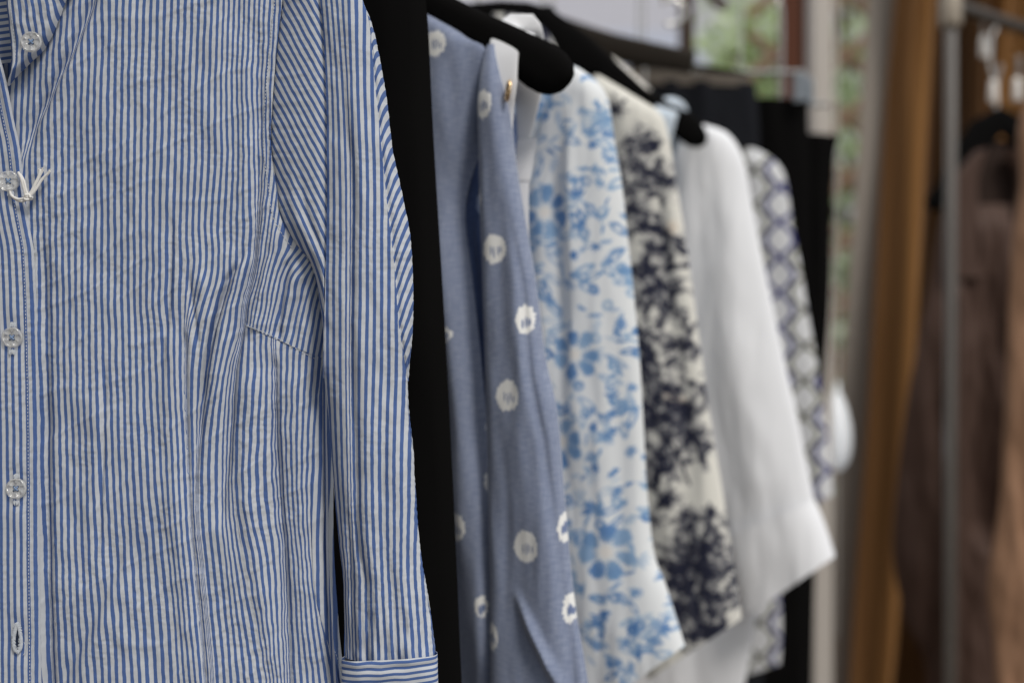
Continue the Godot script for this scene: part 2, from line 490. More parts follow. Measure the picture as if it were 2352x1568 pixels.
func sleeve_mid(x: float, y: float) -> float:
	var l := curve(E_CREASE, y)
	var r := minf(curve(E_OUT, y), curve(E_RIDGE, y) if y < 870.0 else 9999.0)
	var s := (x - l) / maxf(1.0, r - l)
	var z := sleeve_base(y) + 16.0 * (1.0 - pow(absf(2.0 * s - 1.0), 2.2))
	z -= 46.0 * smooth(820, 960, y) * exp(-maxf(s, 0.0) / 0.09)
	z -= 46.0 * smooth(760, 900, y) * exp(-maxf(1.0 - s, 0.0) / 0.09)
	# a long fold, gathers above the cuff
	var fx := curve([[0, 782], [200, 788], [400, 808], [700, 806], [950, 812], [1060, 818], [1234, 820], [1334, 838], [1520, 842]], y)
	z += -9.0 * smooth(120, 420, y) * exp(-pow((x - fx) / 9.0, 2.0)) + 6.0 * exp(-pow((x - fx - 26.0) / 18.0, 2.0))
	var f2 := curve([[700, 880], [800, 888], [1000, 884], [1200, 880], [1400, 905], [1520, 915]], y)
	z += -6.0 * smooth(760, 900, y) * exp(-pow((x - f2) / 13.0, 2.0))
	var f3 := curve([[1100, 790], [1234, 800], [1400, 806], [1520, 808]], y)
	z += -10.0 * smooth(1120, 1260, y) * exp(-pow((x - f3) / 9.0, 2.0))
	var f4 := curve([[1200, 930], [1360, 948], [1480, 962]], y)
	z += -7.0 * smooth(1200, 1320, y) * exp(-pow((x - f4) / 9.0, 2.0))
	z += 7.0 * smooth(1330, 1470, y) * smooth(1522, 1490, y) * n1.get_noise_2d(x / 17.0, y / 130.0)
	z += 6.0 * n2.get_noise_2d(x / 90.0 + 30.0, y / 170.0)
	return z + pucker(x, y)

func make_shirt(m_stripe: Material, m_thread: Material) -> Node3D:
	var t := thing("striped_shirt", "blue and white striped seersucker shirt with clear star buttons, nearest on the rail", "shirt", Vector3(-0.27955, 0.95698, -0.8))
	var ep := func(y): return maxf(curve(E_PLACKET, y) - 14.0, curve([[-260, 170], [0, 74], [60, 48], [110, 29], [150, 16], [200, 12], [260, 10]], y) if y < 260.0 else -999.0)
	var ef := func(y): return curve(E_FOLD, y)
	var ea := func(y): return curve(E_ARMHOLE, y) + (6.0 if y > 520 else 0.0)
	var es := func(y): return curve(E_SIDE, y)
	var a := fresh()
	shirt_panel(a, ep, ef, [-260, -190], [1980, 1980], 3.4, SROWS, SK)
	shirt_panel(a, ef, ea, [-190, -170], [746, 830], 3.4, SROWS, SK, 1.2)
	shirt_panel(a, ef, es, [742, 826], [1980, 1980], 3.4, LROWS, LK, -0.6)
	commit(a, "front_panel", m_stripe, t)
	# the back of the shirt wraps round to show beside the side seam
	a = fresh()
	var pts := PackedVector3Array()
	var uv := PackedVector2Array()
	for j in 300:
		var y := 806.0 + j * 4.0
		for i in 26:
			var s := i / 25.0
			var x := lerpf(curve(E_SIDE, y) - 6.0, curve(E_BACK, y), s)
			var lean := 0.035 * (y - 1100.0)
			pts.append(S(x, y, front_z(x, y) - 3.0 + 7.0 * sin(s * 2.6) - 46.0 * pow(s, 5.0) - 6.0 * (1.0 - smooth(0.0, 0.2, s))))
			uv.append(Vector2((x - curve(E_BACK, y) + wiggle(x, y) * 0.6 + lean) / 15.5, y / 40.0))
	lattice(a, pts, uv, 26, 300)
	# and the rest of the back, behind
	pts = PackedVector3Array()
	uv = PackedVector2Array()
	for j in 60:
		var y := lerpf(-200.0, 1980.0, j / 59.0)
		for i in 60:
			var s := i / 59.0
			var xr := curve(E_BACK, y) - 2.0 if y > 800 else 744.0 - 60.0 * smooth(700, -200, y)
			var x := lerpf(70.0 - xr, xr, s)
			pts.append(S(x, y, -105.0 - 60.0 * (1.0 - pow(absf(2.0 * s - 1.0), 3.0)) + 8.0 * n2.get_noise_2d(x / 160.0, y / 300.0) + (60.0 * smooth(0.96, 1.0, absf(2.0 * s - 1.0)))))
			uv.append(Vector2(x / 15.5, y / 40.0))
	lattice(a, pts, uv, 60, 60, true)
	commit(a, "back_panel", m_stripe, t)
	# the other front, under the placket and away from it
	a = fresh()
	pts = PackedVector3Array()
	uv = PackedVector2Array()
	for j in 240:
		var y := lerpf(-250.0, 1980.0, j / 239.0)
		for i in 90:
			var s := i / 89.0
			var x := lerpf(-690.0, curve(E_PLACKET, y) - 20.0 - 40.0 * smooth(140, 0, y), s)
			var mir := 70.0 - x
			pts.append(S(x, y, -58.0 * pow(absf(mir - 240.0) / 500.0, 2.2) - 4.0 + 9.0 * n2.get_noise_2d(x / 200.0 + 40.0, y / 330.0) - 30.0 * smooth(690, 760, mir) + pucker(x, y)))
			uv.append(Vector2((x + wiggle(x + 900.0, y)) / 15.5, y / 40.0))
	lattice(a, pts, uv, 90, 240)
	commit(a, "front_panel", m_stripe, t)
	# button placket: a band with a rolled edge
	a = fresh()
	pts = PackedVector3Array()
	uv = PackedVector2Array()
	for j in 560:
		var y := lerpf(80.0, 1980.0, j / 559.0)
		var e := curve(E_PLACKET, y)
		for i in 36:
			var s := i / 35.0
			var x := lerpf(-60.0, e, s)
			var d := e - x
			var z := front_z(maxf(x, 20.0), y) * 0.25 + 11.0 + 5.0 * smooth(0.0, 60.0, d) + 0.9 * pucker(x * 1.2, y)
			z -= 14.0 * exp(-d / 2.4) + 2.4 * exp(-pow((d - 17.0) / 3.0, 2.0))
			for b in [[25.0, 418.0], [33.0, 775.0], [42.0, 1120.0], [45.0, 1460.0]]:
				var r := Vector2(x - b[0], (y - b[1]) * 0.55).length()
				z -= 7.0 * exp(-pow(r / 26.0, 2.0))
				z += 3.0 * exp(-pow((x - b[0]) / 16.0, 2.0)) * exp(-pow((absf(y - b[1]) - 60.0) / 30.0, 2.0))
			# the neck opening turns outwards above the first button
			z += 26.0 * smooth(380, 120, y) * smooth(-40.0, 40.0, x - e + 40.0)
			pts.append(S(x, y, z))
			var u := (x - e + wiggle(x + 300.0, y) * 0.5) / 15.2 + 0.93
			if y < 420.0:
				u += 0.0
			uv.append(Vector2(u, y / 40.0))
	lattice(a, pts, uv, 36, 560)
	# its folded-back edge
	pts = PackedVector3Array()
	uv = PackedVector2Array()
	for j in 560:
		var y := lerpf(80.0, 1980.0, j / 559.0)
		var e := curve(E_PLACKET, y)
		for i in 4:
			var x := e - 40.0 * i / 3.0
			pts.append(S(x, y, front_z(maxf(x, 20.0), y) * 0.25 - 4.0 + 26.0 * smooth(380, 120, y) * smooth(-40.0, 40.0, x - e + 40.0)))
			uv.append(Vector2((e - x) / 15.2 + 0.93, y / 40.0))
	lattice(a, pts, uv, 4, 560, true)
	var placket := commit(a, "placket", m_stripe, t)
	# inside of the collar stand: stripes run across
	a = fresh()
	pts = PackedVector3Array()
	uv = PackedVector2Array()
	for j in 40:
		for i in 30:
			var x := lerpf(-120.0, 42.0, i / 29.0)
			var y := lerpf(-260.0, 140.0, j / 39.0)
			pts.append(S(x, y, -42.0 + 18.0 * pow(i / 29.0, 2.0)))
			uv.append(Vector2(y / 15.0 + x * 0.006, x / 40.0))
	lattice(a, pts, uv, 30, 40)
	commit(a, "collar_stand", m_stripe, t)
	# collar leaf: buttoned down, its point near the placket
	a = fresh()
	pts = PackedVector3Array()
	uv = PackedVector2Array()
	var cl := [[-260, -70], [-120, -10], [0, 17], [60, 24], [110, 29], [160, 31], [200, 23]]
	var cr := [[-260, 330], [-120, 245], [0, 158], [40, 142], [80, 126], [120, 100], [150, 70], [175, 44], [200, 24]]
	for side in 2:
		pts = PackedVector3Array()
		uv = PackedVector2Array()
		for j in 130:
			var y := lerpf(-260.0, 200.0, j / 129.0)
			var l := curve(cl, y)
			var r := curve(cr, y)
			for i in 44:
				var s := i / 43.0
				var x := lerpf(l, r, s)
				var edge := minf(minf(x - l, r - x), (200.0 - y) * 0.6)
				var z := 12.0 + 20.0 * (1.0 - exp(-maxf(edge, 0.0) / 5.0)) + 8.0 * sin(s * 3.0) + 8.0 * smooth(60, -260, y)
				z -= 2.5 * exp(-pow((x - l - 16.0) / 3.5, 2.0))
				z += 5.0 * n2.get_noise_2d(x / 40.0, y / 70.0) + pucker(x, y)
				z -= 9.0 * exp(-Vector2(x - 85.0, y - 105.0).length_squared() / 500.0)
				if side == 1:
					z -= 3.0 + 5.0 * (1.0 - exp(-maxf(edge, 0.0) / 5.0))
				pts.append(S(x, y, z))
				# stripes fan with the leaf and sweep along its outer edge towards the point
				var fan := (x - l) / (1.0 + 0.0004 * (y - 60.0)) + 2.0 * n1.get_noise_2d(x / 60.0, y / 60.0) + 14.0 * smooth(60, 190, y) * s
				uv.append(Vector2(fan / 16.0 + 0.15, y / 40.0))
		lattice(a, pts, uv, 44, 130, side == 1)
	var collar := commit(a, "collar", m_stripe, t)
	# sleeve: folded cap, middle, and the part that turns to the back
	a = fresh()
	pts = PackedVector3Array()
	uv = PackedVector2Array()
	var nu := 44
	var nv := 300
	for j in nv:
		var y := lerpf(-190.0, 868.0, float(j) / (nv - 1))
		var l := curve(E_ARMHOLE, y) if y < 830 else 742.0
		var r := maxf(curve(E_CREASE, y), l + 0.3)
		for i in nu:
			var s := float(i) / (nu - 1)
			var x := lerpf(l, r, s)
			var zb := front_z(l, minf(y, 560.0)) * smooth(900, 400, y) - 26.0 * smooth(520, 800, y) + 1.0
			var z := lerpf(zb, sleeve_base(y) + 3.0, pow(s, 0.8)) + 7.0 * sin(s * PI) * smooth(860, 500, y)
			z += 4.0 * (1.0 - exp(-s * 12.0)) - 5.0
			# a drag fold round the armpit
			var fx := lerpf(l, r, 0.42 + 0.1 * sin(y / 90.0))
			z += 6.0 * smooth(330, 520, y) * exp(-pow((x - fx) / 14.0, 2.0)) - 5.0 * smooth(360, 520, y) * exp(-pow((x - fx - 26.0) / 9.0, 2.0))
			z -= 9.0 * smooth(0.8, 1.0, s) * smooth(1.0, 0.97, s)
			z += pucker(x, y)
			pts.append(S(x, y, z))
			var w := x + wiggle(x, y) * 0.8
			var k := (w - curve([[-200, 273], [-100, 328], [0, 383], [100, 438], [200, 493], [300, 548], [400, 601], [500, 651], [600, 694], [700, 727], [800, 748], [900, 760]], y)) / 16.5
			uv.append(Vector2(k, y / 40.0))
	lattice(a, pts, uv, nu, nv)
	pts = PackedVector3Array()
	uv = PackedVector2Array()
	nu = 66
	nv = 520
	for j in nv:
		var y := lerpf(-190.0, 1522.0, float(j) / (nv - 1))
		var l := curve(E_CREASE, y)
		var r := minf(curve(E_OUT, y), curve(E_RIDGE, y) if y < 870.0 else 9999.0)
		var xs := row_at(BROWS, y)
		for i in nu:
			var s := float(i) / (nu - 1)
			var x := lerpf(l, r, s)
			pts.append(S(x + 0.8 * n1.get_noise_2d(3.0, y / 14.0) * smooth(0.9, 1.0, s) * smooth(600, 900, y), y, sleeve_mid(x, y)))
			uv.append(Vector2(stripe(xs, BK, x + wiggle(x + 500.0, y) * (0.6 + 0.8 * smooth(900, 1300, y))) + 0.3, y / 40.0))
	lattice(a, pts, uv, nu, nv)
	pts = PackedVector3Array()
	uv = PackedVector2Array()
	nu = 20
	nv = 280
	for j in nv:
		var y := lerpf(-190.0, 876.0, float(j) / (nv - 1))
		var l := minf(curve(E_RIDGE, y), curve(E_OUT, y) - 0.2)
		var r := curve(E_OUT, y)
		for i in nu:
			var s := float(i) / (nu - 1)
			var x := lerpf(l, r, s) + 0.8 * n1.get_noise_2d(9.0, y / 16.0) * s
			pts.append(S(x, y, sleeve_mid(l, y) - 5.0 * smooth(0.0, 0.06, s) + 3.0 * sin(s * PI) - 36.0 * pow(s, 3.0) + pucker(x, y)))
			uv.append(Vector2((x + 0.34 * y + wiggle(x, y)) / 15.5, y / 40.0))
	lattice(a, pts, uv, nu, nv)
	# its back
	pts = PackedVector3Array()
	uv = PackedVector2Array()
	for j in 120:
		var y := lerpf(-190.0, 1522.0, j / 119.0)
		var l := curve(E_ARMHOLE, y) if y < 780 else curve(E_CREASE, y) + 0.5
		var r := curve(E_OUT, y) - 0.5
		for i in 20:
			var s := i / 19.0
			pts.append(S(lerpf(l, r, s), y, sleeve_base(y) - 42.0 - 50.0 * sin(s * PI)))
			uv.append(Vector2(lerpf(l, r, s) / 15.5, y / 40.0))
	lattice(a, pts, uv, 20, 120, true)
	commit(a, "sleeve", m_stripe, t)
	# cuff: a flat band, stripes across
	a = fresh()
	pts = PackedVector3Array()
	uv = PackedVector2Array()
	for j in 44:
		var v := j / 43.0
		for i in 73:
			var f := TAU * i / 72.0
			var cx := 892.0 + v * 2.0
			var rx := 111.0 + 1.5 * v
			var c := cos(f - PI)
			var x := cx + rx * signf(c) * pow(absf(c), 0.8)
			var z0 := -28.0 + 42.0 * signf(sin(f)) * pow(absf(sin(f)), 0.75) * (1.0 if sin(f) > 0.0 else 1.4)
			var y := 1512.0 + v * 150.0 - (x - 892.0) * 0.055
			z0 += 5.0 * smooth(0.0, 0.05, v) * sin(f) - 3.0 * exp(-pow((v - 0.13) / 0.03, 2.0)) + 3.0 * n1.get_noise_2d(x / 70.0, v * 3.0) + 0.5 * pucker(x, y)
			pts.append(S(x, y, z0))
			uv.append(Vector2((v * 150.0 + 2.0 * n1.get_noise_2d(x / 60.0, v)) / 13.5 + 0.1, x / 40.0))
	lattice(a, pts, uv, 73, 44, false)
	commit(a, "cuff", m_stripe, t)
	# the other sleeve, out past the frame
	a = fresh()
	pts = PackedVector3Array()
	uv = PackedVector2Array()
	for j in 150:
		var y := lerpf(-190.0, 1640.0, j / 149.0)
		for i in 41:
			var f := TAU * i / 40.0
			var l := 70.0 - curve(E_OUT, y)
			var r := 70.0 - (curve(E_ARMHOLE, y) if y < 780 else curve(E_CREASE, y))
			var x := lerpf(l, r, 0.5 - 0.5 * cos(f))
			pts.append(S(x, y, sleeve_base(y) - 22.0 + sin(f) * 32.0 + 6.0 * n2.get_noise_2d(x / 80.0, y / 160.0)))
			uv.append(Vector2((x + wiggle(x, y)) / 15.5, y / 40.0))
	lattice(a, pts, uv, 41, 150, false)
	commit(a, "sleeve", m_stripe, t)
	# stitching
	dashes(t, "stitching", m_thread, E_ARMHOLE, -190, 566, func(x, y): return front_z(x, y) + 1.8, -17.0)
	dashes(t, "stitching", m_thread, E_PLACKET, 120, 1960, func(x, y): return front_z(maxf(x, 20.0), y) * 0.25 + 15.5 + 26.0 * smooth(380, 120, y) * 0.75, -19.5)
	dashes(t, "stitching", m_thread, E_SIDE, 850, 1960, func(x, y): return front_z(x + 6.0, y) + 4.5, 6.0)
	dashes(t, "stitching", m_thread, [[555, 745], [600, 762], [660, 792], [722, 828]], 560, 720, func(x, y): return front_z(x, y) + 3.0, 0.0, true)
	var cst := []
	for q in cl:
		cst.append([q[0], q[1] + 16.0])
	dashes(t, "stitching", m_thread, cst, -150, 150, func(x, y): return 12.0 + 20.0 + 8.0 * smooth(60, -260, y) + 5.0 * n2.get_noise_2d(x / 40.0, y / 70.0) - 0.2 + 8.0 * sin(0.3), 0.0)
	# buttonhole left open at the foot of the placket, and threads at the buttonholes
	a = fresh()
	var path := []
	for k in 25:
		var f := TAU * k / 24.0
		path.append(S(45.0 + 8.0 * cos(f) + 2.0 * sin(2.0 * f), 1460.0 + 32.0 * sin(f), 16.5))
	sweep(a, path, [Vector2(4.2 * U, 2.6 * U)], 8, Vector3(0, 0, 1), false)
	for k in 60:
		var f := rng.randf() * TAU
		var c := S(45.0 + 8.0 * cos(f), 1460.0 + 32.0 * sin(f), 18.5)
		var d := Vector3(cos(f), -0.25 * sin(f), 0.0).normalized() * 4.6 * U
		sweep(a, [c - d, c + d + Vector3(0, rng.randf_range(-1, 1) * U, 0)], [Vector2(0.8 * U, 0.8 * U)], 4)
	var hole := commit(a, "buttonhole", m_thread, t)
	a = fresh()
	path = []
	for k in 13:
		var v := k / 12.0
		path.append(S(45.0, 1436.0 + v * 48.0, 14.8))
	var rs := []
	for k in 13:
		rs.append(Vector2(maxf(0.05, 4.4 * sin(k / 12.0 * PI)) * U, 0.9 * U))
	sweep(a, path, rs, 8)
	commit(a, "slit", mat(Color(0.02, 0.03, 0.06)), hole)
	a = fresh()
	for b in [[30.0, 445.0, 1.0], [36.0, 745.0, -1.0], [34.0, 808.0, 1.0], [44.0, 1092.0, -1.0], [43.0, 1152.0, 1.0]]:
		for k in 14:
			var x: float = b[0] - 7.0 + k
			sweep(a, [S(x, b[1] - 5.0 + rng.randf_range(-2, 2), 16.5), S(x + rng.randf_range(-2, 2), b[1] + 5.0 + rng.randf_range(-2, 2), 17.2)], [Vector2(0.8 * U, 0.8 * U)], 4)
	commit(a, "buttonhole_stitches", m_thread, t).set_meta("kind", "stuff")
	a = fresh()
	sweep(a, [S(60, 1470, 17), S(64, 1478, 19), S(72, 1472, 18), S(70, 1463, 17), S(66, 1490, 17), S(58, 1500, 17)], [Vector2(0.6 * U, 0.6 * U)], 4)
	commit(a, "loose_thread", m_thread, t)
	return t

# a row of small stitches along a line of the pattern
func dashes(parent: Node, called: String, m: Material, keys: Array, from: float, to: float, zf: Callable, off := 0.0, across := false) -> void:
	var a := fresh()
	var y := from
	while y < to:
		var p := []
		for e in [0.0, 4.6]:
			var q: float = y + e
			if across:
				var yy := curve(keys, q)
				p.append(S(q, yy, zf.call(q, yy)))
			else:
				var x := curve(keys, q) + off
				p.append(S(x, q, zf.call(x, q)))
		sweep(a, p, [Vector2(0.9 * U, 0.7 * U)], 5)
		y += 8.0
	commit(a, called, m, parent)

func button(parent: Node, x: float, y: float, z: float, m: Material, mt: Material, tilt: Vector2) -> void:
	var nr := 16
	var ns := 60
	var pts := PackedVector3Array()
	var uv := PackedVector2Array()
	var rr := 24.0
	var rot := x
	for j in nr + 5:
		for i in ns + 1:
			var f := TAU * i / ns + rot
			var r := rr * minf(float(j) / nr, 1.0)
			var star := 15.0 + 3.4 * cos(6.0 * f)
			var h := 5.0
			if r > 21.0:
				h = 5.0 - 2.6 * pow((r - 21.0) / 3.0, 2.0)
			elif r > star:
				h = 6.2 - 4.2 * absf(cos(3.0 * f)) * (1.0 - (r - star) / maxf(0.5, 21.0 - star))
			else:
				h = 2.6 - 0.9 * smooth(star, 4.0, r)
			if j > nr:
				r = rr * (1.0 - 0.25 * (j - nr - 1))
				h = -1.5
			var q := Vector2.from_angle(f) * r
			pts.append(S(x + q.x, y + q.y, z + h + q.x * tilt.x + q.y * tilt.y))
			uv.append(q)
	var a := fresh()
	lattice(a, pts, uv, ns + 1, nr + 5, true)
	var b := commit(a, "button", m, parent)
	a = fresh()
	var hs := 4.6
	for s in [[-1, -1, 1, 1], [-1, 1, 1, -1]]:
		var p := []
		for k in 7:
			var t := k / 6.0
			p.append(S(x + hs * lerpf(s[0], s[2], t), y + hs * lerpf(s[1], s[3], t), z + 3.2 + 2.2 * sin(t * PI)))
		sweep(a, p, [Vector2(1.6 * U, 1.6 * U)], 6)
	commit(a, "thread", mt, b)
	a = fresh()
	for s in [[-1, -1], [1, 1], [-1, 1], [1, -1]]:
		var c := S(x + hs * s[0], y + hs * s[1], z + 3.0)
		sweep(a, [c - Vector3(0, 0, 0.5 * U), c + Vector3(0, 0, 0.6 * U)], [Vector2(2.4 * U, 2.4 * U)], 8, Vector3(0, 1, 0))
	commit(a, "hole", mat(Color(0.05, 0.07, 0.12)), b)

# ---------------------------------------------------------------- hangers
const RAIL_Y := 1.82

func hanger(called: String, label: String, at: Vector3, turn: float, m: Material, chrome: Material, arm: Array, rs: Array, group := "hangers on the rail") -> Node3D:
	# arm: points of one arm from the neck outwards in the hanger's plane; the other arm mirrors it
	var t := thing(called, label, "hanger", at, turn, group)
	var path := []
	var sec := []
	var n := arm.size()
	for k in range(n - 1, -1, -1):
		path.append(Vector3(-arm[k].x, arm[k].y, 0))
		sec.append(rs[k])
	for k in n:
		path.append(Vector3(arm[k].x, arm[k].y, 0))
		sec.append(rs[k])
	var a := fresh()
	sweep(a, path, sec, 18, Vector3(0, 0, 1), true, 0.75)
	commit(a, "body", m, t)
	var top: float = arm[0].y + rs[0].x * 0.6
	var h := [Vector3(0, top - 0.01, 0), Vector3(0, top + 0.02, 0), Vector3(0.002, RAIL_Y - 0.045, 0)]
	for k in 13:
		var f := PI * (-0.32 + 1.3 * k / 12.0)
		h.append(Vector3(0.024 * cos(f), RAIL_Y - 0.006 + 0.024 * sin(f), 0))
	wire(spline(h, 3), 0.0018, "hook", chrome, t)
	return t

# ---------------------------------------------------------------- the place
func stripe_cloth() -> StandardMaterial3D:
	var w := 96
	var h := 256
	var im := Image.create(w, h, false, Image.FORMAT_RGB8)
	var white := Color(0.57, 0.60, 0.65)
	var blue := Color(0.044, 0.105, 0.31)
	for y in h:
		for x in w:
			var u := float(x) / w
			# weave shows at the stripe's edges and as pale flecks in the blue
			var edge := 0.012 * n1.get_noise_2d(x * 0.5, y * 0.9) + 0.012 * sin(y * TAU / 6.0)
			var b := smooth(0.265 - 0.02, 0.265 + 0.02, u + edge) * smooth(0.735 + 0.02, 0.735 - 0.02, u - edge)
			var fleck := 0.08 * maxf(0.0, sin((x + y) * TAU / 5.0)) + 0.08 * rng.randf()
			var wv := 1.0 - 0.05 * rng.randf() - 0.02 * float((x + y) % 3)
			var c := (white * wv).lerp(blue.lerp(white, fleck), b)
			im.set_pixel(x, y, Color(c.r, c.g, c.b).linear_to_srgb())
	var m := cloth_mat(im, 0.85)
	m.rim = 0.1
	return m

func chambray() -> Image:
	var w := 640
	var h := 1000
	var im := Image.create(w, h, false, Image.FORMAT_RGB8)
	for y in h:
		for x in w:
			var s := 0.045 * n1.get_noise_2d(x * 0.45, y * 0.03) + 0.045 * n1.get_noise_2d(x * 0.03, y * 0.45 + 90.0) + 0.05 * rng.randf()
			im.set_pixel(x, y, Color(0.50 + s * 0.9, 0.54 + s * 0.85, 0.64 + s * 0.7))
	return im

func _ready() -> void:
	rng.seed = 7
	noise_setup(n1, 3, 1)
	noise_setup(n2, 11, 3)
	noise_setup(n3, 23, 2)
	# camera, sky, sun
	var cam := Camera3D.new()
	cam.name = "camera"
	cam.position = Vector3(0, 1.25, 0)
	cam.near = 0.05
	cam.far = 200.0
	cam.fov = 26.99
	var ca := CameraAttributesPhysical.new()
	ca.frustum_focal_length = 50.0
	ca.frustum_focus_distance = 0.803
	ca.exposure_aperture = 4.1
	cam.attributes = ca
	add_child(cam)
	cam.current = true
	var env := Environment.new()
	var sky := Sky.new()
	var sm := ProceduralSkyMaterial.new()
	sm.sky_top_color = Color(0.97, 0.985, 1.0)
	sm.sky_horizon_color = Color(0.74, 0.75, 0.77)
	sm.ground_bottom_color = Color(0.25, 0.24, 0.22)
	sm.ground_horizon_color = Color(0.5, 0.5, 0.5)
	sm.sky_curve = 0.35
	sm.sun_angle_max = 1.0
	sky.sky_material = sm
	env.background_mode = Environment.BG_SKY
	env.sky = sky
	env.background_energy_multiplier = 1.05
	env.tonemap_mode = Environment.TONE_MAPPER_LINEAR
	env.tonemap_exposure = 1.03
	env.sdfgi_enabled = true
	env.ssao_enabled = true
	env.ssil_enabled = true
	var we := WorldEnvironment.new()
	we.name = "world_environment"
	we.environment = env
	add_child(we)
	var sun := DirectionalLight3D.new()
	sun.name = "soft_daylight"
	sun.light_color = Color(1.0, 0.975, 0.94)
	sun.light_energy = 0.62
	sun.light_angular_distance = 14.0
	sun.shadow_enabled = true
	add_child(sun)
	sun.look_at_from_position(Vector3.ZERO, Vector3(-0.38, -0.80, -0.56))

	# ---- setting
	var a := fresh()
	var ground := MeshInstance3D.new()
	var pm := PlaneMesh.new()
	pm.size = Vector2(160, 160)
	ground.mesh = pm
	ground.name = "ground"
	var gm := mat(Color(0.20, 0.19, 0.16))
	ground.material_override = gm
	ground.position = Vector3(0, -0.004, -20)
	ground.set_meta("kind", "structure")
	add_child(ground)
	var m_wood_floor := mat(Color(0.09, 0.065, 0.045), 0.7)
	a = fresh()
	lattice(a, PackedVector3Array([Vector3(-3, 0, -3.6), Vector3(3.5, 0, -3.6), Vector3(-3, 0, 1.2), Vector3(3.5, 0, 1.2)]), PackedVector2Array([Vector2.ZERO, Vector2.ZERO, Vector2.ZERO, Vector2.ZERO]), 2, 2)
	commit(a, "floor", m_wood_floor, self).set_meta("kind", "structure")
	a = fresh()
	box(a, Vector3(-1.7, 2.62, -0.36), Vector3(0.15, 2.72, 1.3), 0.01)
	commit(a, "added_shade_slab", mat(Color(0.16, 0.13, 0.10), 0.8), self).set_meta("kind", "structure")  # unseen slab, added overhead to dim the front shirt
	a = fresh()
	box(a, Vector3(-1.78, 0.0, -3.45), Vector3(-1.703, 2.72, 1.3), 0.01)
	commit(a, "added_shade_wall", mat(Color(0.30, 0.26, 0.22), 0.8), self).set_meta("kind", "structure")  # unseen wall, added to hold back sky light from this side
	background()
	racks()
	garments()
	other_rack()
	var m_stripe := stripe_cloth()
	var m_thread := mat(Color(0.56, 0.60, 0.66), 0.8)
	var shirt := make_shirt(m_stripe, m_thread)
	details(shirt)

func racks() -> void:
	var m_rail := mat(Color(0.5, 0.5, 0.5), 0.3, 0.9, 0.5)
	var t := thing("clothes_rail", "long metal rail carrying the row of shirts from a white upright", "rail", Vector3(0.335, 0, -2.36))
	wire([Vector3(-0.615, RAIL_Y, 1.66), Vector3(0.0, RAIL_Y, 0.0), Vector3(0.02, RAIL_Y, -0.045)], 0.0125, "bar", m_rail, t, 14)
	var a := fresh()
	box(a, Vector3(-1.35, 0, 1.64), Vector3(-1.31, RAIL_Y + 0.05, 1.68))
	commit(a, "post", mat(Color(0.62, 0.58, 0.53), 0.6), t)
	a = fresh()
	sweep(a, [Vector3(-1.33, RAIL_Y, 1.66), Vector3(-0.615, RAIL_Y, 1.66)], [Vector2(0.0125, 0.0125)], 12)
	commit(a, "bar", m_rail, t)
	# the upright that shows at the end of the row
	var q := Vector3(0.5325, 0.7880, -2.4500)
	var u := thing("white_upright", "pale painted upright post at the far end of the row of clothes", "post", Vector3(q.x, 0, q.z))
	a = fresh()
	box(a, Vector3(-0.017, 0.0, -0.017), Vector3(0.017, 2.3, 0.017))
	commit(a, "post", mat(Color(0.50, 0.46, 0.42), 0.55), u)

